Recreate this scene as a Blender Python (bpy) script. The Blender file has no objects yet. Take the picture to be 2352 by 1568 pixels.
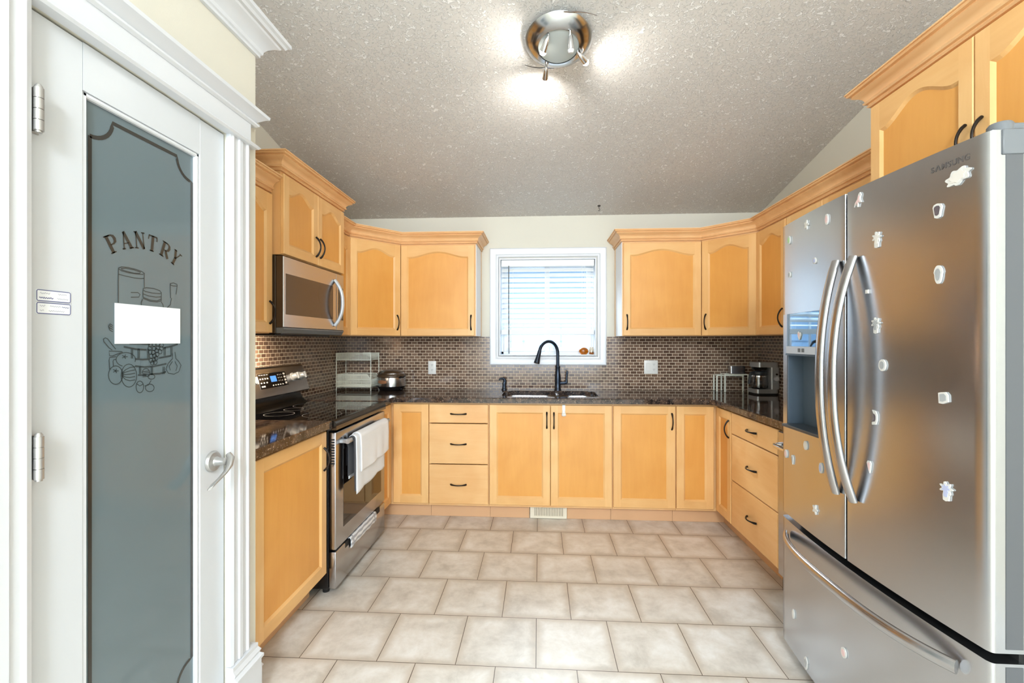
import bpy, bmesh, math, random
from mathutils import Vector, Matrix
random.seed(7)
C = bpy.context.scene
COL = C.collection
PI = math.pi
R = math.radians

# ---------------------------------------------------------------- camera
cam = bpy.data.cameras.new('camera')
cam.sensor_fit = 'HORIZONTAL'; cam.sensor_width = 36.0
cam.lens = 36.0 * 1037.9 / 2352.0
cam.clip_start = 0.02; cam.clip_end = 100
camo = bpy.data.objects.new('camera', cam); COL.objects.link(camo)
camo.location = (0, 0, 1.3394)
camo.rotation_euler = (PI / 2, 0, 0.0601107)
C.camera = camo

# ---------------------------------------------------------------- view
C.view_settings.view_transform = 'Standard'
C.view_settings.look = 'None'
C.view_settings.gamma = 1.0
C.view_settings.use_curve_mapping = False
C.view_settings.exposure = 0.84
C.cycles.use_denoising = True
C.cycles.max_bounces = 8
C.cycles.diffuse_bounces = 5
C.cycles.glossy_bounces = 4
C.cycles.transparent_max_bounces = 12
C.cycles.sample_clamp_indirect = 6.0
C.cycles.caustics_reflective = False
C.cycles.caustics_refractive = False

# ---------------------------------------------------------------- daylight and added fill
world = bpy.data.worlds.new('world'); C.world = world
world.use_nodes = True
bg = world.node_tree.nodes['Background']
bg.inputs[0].default_value = (0.72, 0.86, 1.0, 1)
bg.inputs[1].default_value = 0.9

def area(name, loc, target, sx, sy, power, color=(1, 1, 1)):
    l = bpy.data.lights.new(name, 'AREA'); l.shape = 'RECTANGLE'
    l.size = sx; l.size_y = sy; l.energy = power; l.color = color
    o = bpy.data.objects.new(name, l); COL.objects.link(o)
    o.location = loc
    d = Vector(target) - Vector(loc)
    o.rotation_euler = d.to_track_quat('-Z', 'Y').to_euler()
    return o

# daylight coming in at the patio window behind the camera and over the sink window
area('patio_daylight', (0.25, -4.15, 1.65), (0.25, 0, 1.5), 3.4, 2.2, 128, (0.74, 0.87, 1.0))
area('sink_window_daylight', (-0.9, 5.7, 3.15), (0.1, 3.94, 1.62), 4.4, 1.0, 480, (0.76, 0.89, 1.0))
pl_ = bpy.data.lights.new('rear_fill_light', 'POINT'); pl_.energy = 195; pl_.shadow_soft_size = 0.3; pl_.color = (0.84, 0.92, 1.0)  # fill light added behind the camera to lift ceiling and room, no fitting
plo = bpy.data.objects.new('rear_fill_light', pl_); COL.objects.link(plo); plo.location = (0.0, -1.9, 2.55)

# ---------------------------------------------------------------- node helpers
def lin(c):
    return tuple(((v / 255) / 12.92 if v / 255 <= 0.04045 else ((v / 255 + 0.055) / 1.055) ** 2.4) for v in c)

def newmat(name):
    m = bpy.data.materials.new(name); m.use_nodes = True
    nt = m.node_tree
    return m, nt, nt.nodes['Principled BSDF']

def setp(b, **k):
    names = {'color': 'Base Color', 'rough': 'Roughness', 'metal': 'Metallic', 'coat': 'Coat Weight', 'coatr': 'Coat Roughness',
             'trans': 'Transmission Weight', 'emit': 'Emission Color', 'emits': 'Emission Strength', 'spec': 'Specular IOR Level',
             'ior': 'IOR', 'alpha': 'Alpha', 'aniso': 'Anisotropic', 'sheen': 'Sheen Weight', 'sss': 'Subsurface Weight'}
    for a, v in k.items():
        if a in ('color', 'emit'): v = (*v, 1)
        b.inputs[names[a]].default_value = v

def flat(name, rgb, rough=0.5, bump=0.0, bscale=200, var=0.03, **k):
    """Painted / plastic surface: faint procedural tone variation, optional fine bump."""
    m, nt, b = newmat(name)
    setp(b, rough=rough, **k)
    c = lin(rgb)
    tc = nt.nodes.new('ShaderNodeTexCoord')
    n = nt.nodes.new('ShaderNodeTexNoise'); n.inputs['Scale'].default_value = 6; n.inputs['Detail'].default_value = 3
    nt.links.new(tc.outputs['Object'], n.inputs['Vector'])
    r = nt.nodes.new('ShaderNodeValToRGB')
    r.color_ramp.elements[0].color = (*[v * (1 - var) for v in c], 1); r.color_ramp.elements[1].color = (*[min(1, v * (1 + var)) for v in c], 1)
    nt.links.new(n.outputs['Fac'], r.inputs['Fac'])
    nt.links.new(r.outputs['Color'], b.inputs['Base Color'])
    if bump:
        n2 = nt.nodes.new('ShaderNodeTexNoise'); n2.inputs['Scale'].default_value = bscale; n2.inputs['Detail'].default_value = 2
        nt.links.new(tc.outputs['Object'], n2.inputs['Vector'])
        bp = nt.nodes.new('ShaderNodeBump'); bp.inputs['Strength'].default_value = bump; bp.inputs['Distance'].default_value = 0.002
        nt.links.new(n2.outputs['Fac'], bp.inputs['Height']); nt.links.new(bp.outputs['Normal'], b.inputs['Normal'])
    return m

def wood(name, light, dark, grain='z', rough=0.42):
    m, nt, b = newmat(name)
    setp(b, rough=rough, coat=0.08, coatr=0.25)
    tc = nt.nodes.new('ShaderNodeTexCoord'); oi = nt.nodes.new('ShaderNodeObjectInfo')
    off = nt.nodes.new('ShaderNodeVectorMath'); off.operation = 'SCALE'; off.inputs[0].default_value = (7.3, 3.1, 5.7)
    nt.links.new(oi.outputs['Random'], off.inputs['Scale'])
    add = nt.nodes.new('ShaderNodeVectorMath'); add.operation = 'ADD'
    nt.links.new(tc.outputs['Object'], add.inputs[0]); nt.links.new(off.outputs[0], add.inputs[1])
    mp = nt.nodes.new('ShaderNodeMapping')
    s = [9, 9, 9]; s['xyz'.index(grain)] = 1.0
    mp.inputs['Scale'].default_value = s
    nt.links.new(add.outputs[0], mp.inputs['Vector'])
    n = nt.nodes.new('ShaderNodeTexNoise'); n.inputs['Scale'].default_value = 3.0; n.inputs['Detail'].default_value = 7; n.inputs['Roughness'].default_value = 0.65; n.inputs['Distortion'].default_value = 0.5
    nt.links.new(mp.outputs[0], n.inputs['Vector'])
    n2 = nt.nodes.new('ShaderNodeTexNoise'); n2.inputs['Scale'].default_value = 2.6; n2.inputs['Detail'].default_value = 2; n2.inputs['Distortion'].default_value = 1.0
    nt.links.new(add.outputs[0], n2.inputs['Vector'])
    mix = nt.nodes.new('ShaderNodeMix'); mix.data_type = 'FLOAT'; mix.inputs['Factor'].default_value = 0.6
    nt.links.new(n.outputs['Fac'], mix.inputs['A']); nt.links.new(n2.outputs['Fac'], mix.inputs['B'])
    r = nt.nodes.new('ShaderNodeValToRGB')
    r.color_ramp.elements[0].position = 0.30; r.color_ramp.elements[0].color = (*lin(dark), 1)
    r.color_ramp.elements[1].position = 0.68; r.color_ramp.elements[1].color = (*lin(light), 1)
    nt.links.new(mix.outputs[0], r.inputs['Fac']); nt.links.new(r.outputs['Color'], b.inputs['Base Color'])
    return m

def steel(name, rgb, rough, streak='z', amt=0.05):
    m, nt, b = newmat(name)
    setp(b, metal=1.0, color=lin(rgb), rough=rough)
    tc = nt.nodes.new('ShaderNodeTexCoord'); mp = nt.nodes.new('ShaderNodeMapping')
    s = [400, 400, 400]; s['xyz'.index(streak)] = 1.5
    mp.inputs['Scale'].default_value = s
    nt.links.new(tc.outputs['Object'], mp.inputs['Vector'])
    n = nt.nodes.new('ShaderNodeTexNoise'); n.inputs['Scale'].default_value = 1.0; n.inputs['Detail'].default_value = 2
    nt.links.new(mp.outputs[0], n.inputs['Vector'])
    mr = nt.nodes.new('ShaderNodeMapRange'); mr.inputs['To Min'].default_value = rough - amt * 0.5; mr.inputs['To Max'].default_value = rough + amt * 0.5
    nt.links.new(n.outputs['Fac'], mr.inputs['Value']); nt.links.new(mr.outputs[0], b.inputs['Roughness'])
    return m

def speck_stone(name):
    m, nt, b = newmat(name)
    setp(b, rough=0.07, spec=0.6)
    tc = nt.nodes.new('ShaderNodeTexCoord')
    v = nt.nodes.new('ShaderNodeTexVoronoi'); v.inputs['Scale'].default_value = 120
    n = nt.nodes.new('ShaderNodeTexNoise'); n.inputs['Scale'].default_value = 28; n.inputs['Detail'].default_value = 8; n.inputs['Roughness'].default_value = 0.75
    n3 = nt.nodes.new('ShaderNodeTexNoise'); n3.inputs['Scale'].default_value = 110; n3.inputs['Detail'].default_value = 3
    for q in (v, n, n3): nt.links.new(tc.outputs['Object'], q.inputs['Vector'])
    r = nt.nodes.new('ShaderNodeValToRGB'); e = r.color_ramp.elements
    e[0].position = 0.36; e[0].color = (*lin((26, 22, 22)), 1); e[1].position = 0.60; e[1].color = (*lin((92, 74, 62)), 1)
    k = e.new(0.48); k.color = (*lin((54, 44, 40)), 1)
    nt.links.new(n.outputs['Fac'], r.inputs['Fac'])
    r2 = nt.nodes.new('ShaderNodeValToRGB'); r2.color_ramp.elements[0].position = 0.60; r2.color_ramp.elements[1].position = 0.70
    nt.links.new(n3.outputs['Fac'], r2.inputs['Fac'])
    mx = nt.nodes.new('ShaderNodeMix'); mx.data_type = 'RGBA'
    nt.links.new(r2.outputs['Color'], mx.inputs['Factor']); nt.links.new(r.outputs['Color'], mx.inputs['A']); mx.inputs['B'].default_value = (*lin((150, 130, 112)), 1)
    nt.links.new(mx.outputs['Result'], b.inputs['Base Color'])
    return m

def mosaic(name, plane):
    """two-by-one inch brick mosaic; plane 'xz' or 'yz' gives the wall it lies in"""
    m, nt, b = newmat(name)
    tc = nt.nodes.new('ShaderNodeTexCoord'); sp = nt.nodes.new('ShaderNodeSeparateXYZ'); cb = nt.nodes.new('ShaderNodeCombineXYZ')
    nt.links.new(tc.outputs['Object'], sp.inputs[0])
    a = nt.nodes.new('ShaderNodeMath'); a.operation = 'ADD'; a.inputs[1].default_value = 20.0
    nt.links.new(sp.outputs['X' if plane == 'xz' else 'Y'], a.inputs[0])
    z = nt.nodes.new('ShaderNodeMath'); z.operation = 'ADD'; z.inputs[1].default_value = 1.016 - 0.925 + 0.001
    nt.links.new(sp.outputs['Z'], z.inputs[0])
    nt.links.new(a.outputs[0], cb.inputs['X']); nt.links.new(z.outputs[0], cb.inputs['Y'])
    br = nt.nodes.new('ShaderNodeTexBrick')
    br.inputs['Scale'].default_value = 1.0; br.inputs['Brick Width'].default_value = 0.0502; br.inputs['Row Height'].default_value = 0.0253
    br.inputs['Mortar Size'].default_value = 0.0021; br.inputs['Mortar Smooth'].default_value = 0.1; br.inputs['Bias'].default_value = 0.0
    br.inputs['Color1'].default_value = (*lin((92, 70, 58)), 1); br.inputs['Color2'].default_value = (*lin((138, 112, 94)), 1)
    br.inputs['Mortar'].default_value = (*lin((226, 210, 186)), 1)
    nt.links.new(cb.outputs[0], br.inputs['Vector'])
    n = nt.nodes.new('ShaderNodeTexNoise'); n.inputs['Scale'].default_value = 60; n.inputs['Detail'].default_value = 4
    nt.links.new(tc.outputs['Object'], n.inputs['Vector'])
    mr = nt.nodes.new('ShaderNodeMapRange'); mr.inputs['To Min'].default_value = 0.8; mr.inputs['To Max'].default_value = 1.2
    nt.links.new(n.outputs['Fac'], mr.inputs['Value'])
    mx = nt.nodes.new('ShaderNodeMix'); mx.data_type = 'RGBA'; mx.blend_type = 'MULTIPLY'; mx.inputs['Factor'].default_value = 1.0
    nt.links.new(br.outputs['Color'], mx.inputs['A']); nt.links.new(mr.outputs[0], mx.inputs['B'])
    nt.links.new(mx.outputs['Result'], b.inputs['Base Color'])
    rr = nt.nodes.new('ShaderNodeMapRange'); rr.inputs['To Min'].default_value = 0.11; rr.inputs['To Max'].default_value = 0.8
    nt.links.new(br.outputs['Fac'], rr.inputs['Value']); nt.links.new(rr.outputs[0], b.inputs['Roughness'])
    bp = nt.nodes.new('ShaderNodeBump'); bp.inputs['Strength'].default_value = 0.5; bp.inputs['Distance'].default_value = 0.002; bp.invert = True
    nt.links.new(br.outputs['Fac'], bp.inputs['Height']); nt.links.new(bp.outputs['Normal'], b.inputs['Normal'])
    return m

def floor_tile(name):
    m, nt, b = newmat(name)
    tc = nt.nodes.new('ShaderNodeTexCoord'); mp = nt.nodes.new('ShaderNodeMapping')
    T = 0.334
    mp.inputs['Location'].default_value = (0.0135 + 40 * T, -3.1914 + 41 * T, 0)
    nt.links.new(tc.outputs['Object'], mp.inputs['Vector'])
    def brick(ms, smooth):
        br = nt.nodes.new('ShaderNodeTexBrick')
        br.inputs['Scale'].default_value = 1.0; br.inputs['Brick Width'].default_value = T; br.inputs['Row Height'].default_value = T
        br.inputs['Mortar Size'].default_value = ms; br.inputs['Mortar Smooth'].default_value = smooth; br.inputs['Bias'].default_value = 0
        br.inputs['Color1'].default_value = (0, 0, 0, 1); br.inputs['Color2'].default_value = (1, 1, 1, 1)
        nt.links.new(mp.outputs[0], br.inputs['Vector'])
        return br
    br = brick(0.0016, 0.1); edge = brick(0.05, 1.0)
    # per-tile shift of the marbling
    sc = nt.nodes.new('ShaderNodeVectorMath'); sc.operation = 'SCALE'; sc.inputs['Scale'].default_value = 9.0
    nt.links.new(br.outputs['Color'], sc.inputs[0])
    ad = nt.nodes.new('ShaderNodeVectorMath'); ad.operation = 'ADD'
    nt.links.new(mp.outputs[0], ad.inputs[0]); nt.links.new(sc.outputs[0], ad.inputs[1])
    n = nt.nodes.new('ShaderNodeTexNoise'); n.inputs['Scale'].default_value = 6.5; n.inputs['Detail'].default_value = 9; n.inputs['Roughness'].default_value = 0.68; n.inputs['Distortion'].default_value = 0.25
    nt.links.new(ad.outputs[0], n.inputs['Vector'])
    r = nt.nodes.new('ShaderNodeValToRGB'); e = r.color_ramp.elements
    e[0].position = 0.32; e[0].color = (*lin((194, 188, 178)), 1); e[1].position = 0.66; e[1].color = (*lin((232, 230, 225)), 1)
    k = e.new(0.5); k.color = (*lin((218, 213, 204)), 1)
    nt.links.new(n.outputs['Fac'], r.inputs['Fac'])
    # worn, slightly browner tile margins
    em = nt.nodes.new('ShaderNodeMath'); em.operation = 'MULTIPLY'
    nt.links.new(edge.outputs['Fac'], em.inputs[0]); nt.links.new(n.outputs['Fac'], em.inputs[1])
    mx0 = nt.nodes.new('ShaderNodeMix'); mx0.data_type = 'RGBA'; mx0.blend_type = 'MULTIPLY'
    nt.links.new(em.outputs[0], mx0.inputs['Factor']); nt.links.new(r.outputs['Color'], mx0.inputs['A']); mx0.inputs['B'].default_value = (*lin((206, 190, 170)), 1)
    mx = nt.nodes.new('ShaderNodeMix'); mx.data_type = 'RGBA'
    nt.links.new(br.outputs['Fac'], mx.inputs['Factor']); nt.links.new(mx0.outputs['Result'], mx.inputs['A']); mx.inputs['B'].default_value = (*lin((98, 84, 70)), 1)
    nt.links.new(mx.outputs['Result'], b.inputs['Base Color'])
    setp(b, rough=0.42)
    bp = nt.nodes.new('ShaderNodeBump'); bp.inputs['Strength'].default_value = 0.6; bp.inputs['Distance'].default_value = 0.003; bp.invert = True
    nt.links.new(br.outputs['Fac'], bp.inputs['Height']); nt.links.new(bp.outputs['Normal'], b.inputs['Normal'])
    return m

def knockdown(name):
    m, nt, b = newmat(name)
    tc = nt.nodes.new('ShaderNodeTexCoord')
    n = nt.nodes.new('ShaderNodeTexNoise'); n.inputs['Scale'].default_value = 44; n.inputs['Detail'].default_value = 4; n.inputs['Roughness'].default_value = 0.6; n.inputs['Distortion'].default_value = 1.6
    nt.links.new(tc.outputs['Object'], n.inputs['Vector'])
    r = nt.nodes.new('ShaderNodeValToRGB'); r.color_ramp.elements[0].position = 0.53; r.color_ramp.elements[1].position = 0.60
    nt.links.new(n.outputs['Fac'], r.inputs['Fac'])
    mx = nt.nodes.new('ShaderNodeMix'); mx.data_type = 'RGBA'
    mx.inputs['A'].default_value = (*lin((206, 202, 196)), 1); mx.inputs['B'].default_value = (*lin((238, 236, 232)), 1)
    nt.links.new(r.outputs['Color'], mx.inputs['Factor']); nt.links.new(mx.outputs['Result'], b.inputs['Base Color'])
    setp(b, rough=0.75)
    bp = nt.nodes.new('ShaderNodeBump'); bp.inputs['Strength'].default_value = 0.8; bp.inputs['Distance'].default_value = 0.004
    nt.links.new(r.outputs['Color'], bp.inputs['Height']); nt.links.new(bp.outputs['Normal'], b.inputs['Normal'])
    return m

def glass_thin(name, tint=(1, 1, 1), gloss=0.1):
    m = bpy.data.materials.new(name); m.use_nodes = True; nt = m.node_tree
    nt.nodes.clear()
    o = nt.nodes.new('ShaderNodeOutputMaterial'); t = nt.nodes.new('ShaderNodeBsdfTransparent'); g = nt.nodes.new('ShaderNodeBsdfGlossy'); mx = nt.nodes.new('ShaderNodeMixShader')
    t.inputs[0].default_value = (*tint, 1); g.inputs['Roughness'].default_value = 0.03; mx.inputs[0].default_value = gloss
    nt.links.new(t.outputs[0], mx.inputs[1]); nt.links.new(g.outputs[0], mx.inputs[2]); nt.links.new(mx.outputs[0], o.inputs[0])
    return m

M = {}
M['floor'] = floor_tile('floor_tile')
M['ceiling'] = knockdown('knockdown_ceiling')
M['wall'] = flat('wall_paint', (218, 214, 200), 0.7, 0.15, 300, 0.01)
M['trim'] = flat('white_trim', (215, 218, 222), 0.28, 0, 0, 0.01)
M['doorpaint'] = flat('door_paint', (208, 212, 216), 0.25, 0, 0, 0.01)
M['frame'] = wood('maple_frame', (240, 196, 134), (226, 172, 106), 'z')
M['rail'] = wood('maple_rail', (236, 190, 126), (220, 165, 100), 'x')
M['panel'] = wood('maple_panel', (231, 168, 86), (219, 152, 70), 'z')
M['drawer'] = wood('maple_drawer', (240, 197, 138), (225, 170, 108), 'x')
M['crown'] = wood('maple_crown', (240, 198, 146), (224, 172, 118), 'x')
M['toe'] = flat('toe_kick_board', (216, 172, 130), 0.5, 0, 0, 0.05)
M['carcass'] = wood('maple_side', (234, 192, 136), (224, 172, 112), 'z')
M['granite'] = speck_stone('granite')
M['mosx'] = mosaic('mosaic_back', 'xz'); M['mosy'] = mosaic('mosaic_side', 'yz')
M['steel'] = steel('brushed_steel', (186, 186, 188), 0.24, 'x')
M['steelv'] = steel('brushed_steel_upright', (186, 186, 188), 0.22, 'z')
M['fridge'] = steel('fridge_steel', (192, 195, 199), 0.245, 'y', 0.008)
M['chrome'] = steel('chrome', (225, 227, 230), 0.07, 'z', 0.02)
M['nickel'] = flat('satin_nickel', (176, 174, 170), 0.28, 0, 0, 0.02, metal=0.6)
M['sinksteel'] = steel('sink_steel', (190, 194, 200), 0.28, 'x')
M['pull'] = flat('black_pull', (40, 34, 30), 0.32, 0, 0, 0.1, metal=0.6)
M['bronze'] = flat('dark_faucet', (58, 66, 78), 0.28, 0, 0, 0.05, metal=0.85)
M['black'] = flat('black_enamel', (18, 18, 19), 0.25)
M['blackglass'] = flat('black_glass', (9, 9, 10), 0.03, spec=0.7)
M['ovenglass'] = flat('oven_glass', (20, 15, 12), 0.04, spec=0.8)
M['micglass'] = flat('microwave_glass', (74, 58, 46), 0.18, spec=0.6)
M['darkbrown'] = flat('dark_brown_case', (72, 54, 36), 0.4)
M['lip'] = flat('dark_chrome_lip', (92, 84, 76), 0.12, metal=0.9)
M['white'] = flat('white_plastic', (238, 238, 234), 0.35)
M['ivory'] = flat('ivory_metal', (232, 224, 204), 0.4)
M['wire'] = flat('white_wire', (238, 242, 230), 0.4)
M['towel'] = flat('white_terry', (240, 240, 240), 0.95, 0.6, 500, 0.03, sheen=0.3)
M['towel2'] = flat('white_cotton', (228, 230, 232), 0.95, 0.4, 400, 0.04, sheen=0.3)
M['darktowel'] = flat('charcoal_cloth', (52, 54, 60), 0.95, 0.5, 400, 0.06, sheen=0.2)
M['grey'] = flat('grey_plastic', (104, 108, 111), 0.4)
M['darkgrey'] = flat('dark_grey_plastic', (58, 64, 70), 0.4)
M['fridgeside'] = flat('fridge_door_edge', (98, 101, 105), 0.38, 0, 0, 0.02, metal=0.5)
M['fridgebody'] = flat('fridge_body', (92, 94, 98), 0.45, 0.1, 200)
M['cavity'] = flat('dispenser_cavity', (84, 98, 112), 0.3)
M['silver'] = flat('silver_plastic', (204, 208, 212), 0.3, metal=0.3)
M['silver2'] = flat('silver_case', (172, 174, 176), 0.3, metal=0.6)
M['mirror'] = flat('glossy_display_panel', (128, 146, 160), 0.03, spec=1.0, metal=0.92)
M['paper'] = flat('white_paper', (236, 239, 242), 0.5)
M['ink'] = flat('blue_ink', (92, 96, 140), 0.6)
M['inkpale'] = flat('pale_ink', (176, 178, 190), 0.6)
M['ringsteel'] = steel('spun_steel', (196, 200, 204), 0.17, 'z', 0.02)
M['ringgrey'] = flat('burner_print', (150, 150, 150), 0.4)
M['print'] = flat('pale_print', (215, 215, 215), 0.5)
M['rubber'] = flat('black_rubber', (14, 14, 14), 0.7)
M['slat'] = flat('blind_slat', (240, 242, 242), 0.5, 0, 0, 0.01)
M['siding'] = flat('pale_siding', (150, 178, 208), 0.7)
M['amber'] = flat('amber_glass', (200, 112, 24), 0.06, trans=0.5)
M['clearlid'] = glass_thin('carafe_glass', (0.55, 0.56, 0.58), 0.18)
M['pane'] = glass_thin('window_glass', (0.97, 0.99, 1.0), 0.06)
M['jar'] = glass_thin('jar_glass', (0.95, 0.9, 0.8), 0.2)
M['etch'] = flat('clear_etched_line', (58, 56, 51), 0.12, 0, 0, 0.15)
M['etchthin'] = flat('fine_etched_line', (62, 70, 71), 0.2)
M['letter'] = flat('dark_lettering', (84, 80, 78), 0.4)
M['magrim'] = flat('white_clay', (206, 205, 200), 0.5)
M['screen'] = flat('lit_clock_screen', (20, 40, 70), 0.2, emit=lin((90, 150, 230)), emits=0.8)
M['bulb'] = flat('lit_bulb', (255, 250, 240), 0.3, emit=(1.0, 0.95, 0.86), emits=12.0)
M['frostdisc'] = flat('satin_disc', (178, 186, 184), 0.25)
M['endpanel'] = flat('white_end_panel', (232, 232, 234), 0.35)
m, nt, b = newmat('frosted_glass')
setp(b, color=lin((106, 124, 131)), rough=0.5, trans=0.18, coat=1.0, coatr=0.05)
n = nt.nodes.new('ShaderNodeTexNoise'); n.inputs['Scale'].default_value = 900
bp = nt.nodes.new('ShaderNodeBump'); bp.inputs['Strength'].default_value = 0.08; bp.inputs['Distance'].default_value = 0.001
nt.links.new(n.outputs['Fac'], bp.inputs['Height']); nt.links.new(bp.outputs['Normal'], b.inputs['Normal'])
M['frost'] = m

# ---------------------------------------------------------------- mesh builder
class MB:
    def __init__(s): s.v = []; s.f = []; s.m = []
    def add(s, vs, fs, mi=0):
        o = len(s.v); s.v += [tuple(p) for p in vs]
        for f in fs: s.f.append(tuple(i + o for i in f)); s.m.append(mi)
        return s
    def addbm(s, bm, mi=0):
        bm.verts.index_update()
        s.add([v.co[:] for v in bm.verts], [[v.index for v in f.verts] for f in bm.faces], mi); bm.free(); return s
    def box(s, x0, y0, z0, x1, y1, z1, b=0.0, mi=0, seg=1, rot=None, piv=None):
        x0, x1 = sorted((x0, x1)); y0, y1 = sorted((y0, y1)); z0, z1 = sorted((z0, z1))
        bm = bmesh.new()
        bmesh.ops.create_cube(bm, size=1.0, matrix=Matrix.Translation(((x0 + x1) / 2, (y0 + y1) / 2, (z0 + z1) / 2)) @ Matrix.Diagonal((x1 - x0, y1 - y0, z1 - z0, 1)))
        if b: bmesh.ops.bevel(bm, geom=bm.edges[:], offset=min(b, 0.45 * min(x1 - x0, y1 - y0, z1 - z0)), segments=seg, affect='EDGES', profile=0.5)
        if rot is not None:
            bmesh.ops.rotate(bm, verts=bm.verts, cent=piv or ((x0 + x1) / 2, (y0 + y1) / 2, (z0 + z1) / 2), matrix=rot)
        return s.addbm(bm, mi)
    def tube(s, path, r, n=8, closed=False, mi=0, up=(0, 0, 1), cap=True):
        P = [Vector(p) for p in path]; k = len(P)
        rs = r if isinstance(r, (list, tuple)) else [r] * k
        rings = []; ref = Vector(up)
        for i in range(k):
            a = P[(i - 1) % k] if (closed or i > 0) else P[i]; c = P[(i + 1) % k] if (closed or i < k - 1) else P[i]
            t = (c - a).normalized()
            u = ref - t * ref.dot(t)
            if u.length < 1e-4: u = t.orthogonal()
            u.normalize(); w = t.cross(u); ref = u
            ra, rb = rs[i] if isinstance(rs[i], (list, tuple)) else (rs[i], rs[i])
            rings.append([P[i] + u * (math.cos(2 * PI * j / n) * ra) + w * (math.sin(2 * PI * j / n) * rb) for j in range(n)])
        vs = [p for q in rings for p in q]; fs = []
        for i in range(k if closed else k - 1):
            i2 = (i + 1) % k
            for j in range(n): fs.append((i * n + j, i * n + (j + 1) % n, i2 * n + (j + 1) % n, i2 * n + j))
        if not closed and cap: fs.append(tuple(range(n - 1, -1, -1))); fs.append(tuple((k - 1) * n + j for j in range(n)))
        return s.add(vs, fs, mi)
    def lathe(s, prof, n=24, c=(0, 0, 0), mat=None, mi=0, sx=1, sy=1, cap=True):
        vs = []; k = len(prof)
        for r, z in prof:
            for j in range(n): vs.append(Vector((r * math.cos(2 * PI * j / n) * sx, r * math.sin(2 * PI * j / n) * sy, z)))
        fs = []
        for i in range(k - 1):
            for j in range(n): fs.append((i * n + j, i * n + (j + 1) % n, (i + 1) * n + (j + 1) % n, (i + 1) * n + j))
        if cap and prof[0][0] > 1e-6: fs.append(tuple(range(n - 1, -1, -1)))
        if cap and prof[-1][0] > 1e-6: fs.append(tuple((k - 1) * n + j for j in range(n)))
        if mat is not None: vs = [mat @ p for p in vs]
        vs = [p + Vector(c) for p in vs]
        return s.add(vs, fs, mi)
    def prism(s, pts, a, b, axis='y', mi=0):
        """2-D outline extruded from a to b along axis (y: points are x,z; x: points are y,z; z: points are x,y)"""
        def P(p, h): return {'y': (p[0], h, p[1]), 'x': (h, p[0], p[1]), 'z': (p[0], p[1], h)}[axis]
        n = len(pts)
        vs = [P(p, a) for p in pts] + [P(p, b) for p in pts]
        fs = [tuple(range(n)), tuple(range(2 * n - 1, n - 1, -1))] + [(i, (i + 1) % n, n + (i + 1) % n, n + i) for i in range(n)]
        return s.add(vs, fs, mi)
    def sweep(s, path, prof, z0, mi=0):
        """profile (out, up) carried along a plan path, mitred; out lies to the right of travel"""
        P = [Vector((p[0], p[1])) for p in path]; k = len(P); rings = []
        for i in range(k):
            nr = []
            if i > 0: d = (P[i] - P[i - 1]).normalized(); nr.append(Vector((d.y, -d.x)))
            if i < k - 1: d = (P[i + 1] - P[i]).normalized(); nr.append(Vector((d.y, -d.x)))
            m_ = nr[0] if len(nr) == 1 else (nr[0] + nr[1]) / (1 + nr[0].dot(nr[1]))
            rings.append([(P[i].x + m_.x * q[0], P[i].y + m_.y * q[0], z0 + q[1]) for q in prof])
        n = len(prof); vs = [p for q in rings for p in q]; fs = []
        for i in range(k - 1):
            for j in range(n): fs.append((i * n + j, i * n + (j + 1) % n, (i + 1) * n + (j + 1) % n, (i + 1) * n + j))
        fs.append(tuple(range(n))); fs.append(tuple((k - 1) * n + j for j in range(n - 1, -1, -1)))
        return s.add(vs, fs, mi)
    def ribbon(s, pts, w, plane, off, mi=0):
        """flat painted stroke; plane(p) maps a 2-D point to 3-D, off = stroke width(s)"""
        n = len(pts); ws = w if isinstance(w, (list, tuple)) else [w] * n
        L = []; Rr = []
        for i in range(n):
            a = Vector(pts[max(0, i - 1)]); c = Vector(pts[min(n - 1, i + 1)]); d = c - a
            if d.length < 1e-9: d = Vector((1, 0))
            d.normalize(); nn = Vector((-d.y, d.x)) * ws[i] / 2; p = Vector(pts[i])
            L.append(plane(p + nn)); Rr.append(plane(p - nn))
        return s.add(L + Rr, [(i, i + 1, n + i + 1, n + i) for i in range(n - 1)], mi)

def obj(name, mb, mats, parent=None, smooth=None, loc=None, rot=None):
    me = bpy.data.meshes.new(name)
    me.from_pydata(mb.v, [], mb.f)
    if not isinstance(mats, (list, tuple)): mats = [mats]
    for q in mats: me.materials.append(q)
    for p, i in zip(me.polygons, mb.m): p.material_index = i
    bm = bmesh.new(); bm.from_mesh(me)
    bmesh.ops.recalc_face_normals(bm, faces=bm.faces); bm.to_mesh(me); bm.free()
    if smooth:
        for p in me.polygons: p.use_smooth = True
        me.set_sharp_from_angle(angle=R(smooth))
    o = bpy.data.objects.new(name, me); COL.objects.link(o)
    if parent: o.parent = parent
    if loc: o.location = loc
    if rot: o.rotation_euler = rot
    return o

def tag(o, label, cat, group=None, kind=None):
    o['label'] = label; o['category'] = cat
    if group: o['group'] = group
    if kind: o['kind'] = kind
    return o
def thing(name, label, cat, loc=(0, 0, 0), rz=0.0, group=None, rot=None):
    o = bpy.data.objects.new(name, None); COL.objects.link(o)
    o.location = loc; o.rotation_euler = rot or (0, 0, rz); o.empty_display_size = 0.1
    return tag(o, label, cat, group)
def struct(name, mb, mats, parent=None, smooth=None, label=None):
    o = obj(name, mb, mats, parent, smooth)
    if parent is None: o['kind'] = 'structure'
    if label: o['label'] = label
    return o

# ================================================================ room shell
XL, XR, YB = -1.737, 1.869, 3.94        # left wall, right wall, back wall
XP = -1.06                               # pantry wall face
YP = 1.63                                # pantry end wall
def zc(y): return 2.43 + 0.213 * (YB - y) if y > 0 else 2.43 + 0.213 * YB
ZR = zc(-1)
YF = -4.0

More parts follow.
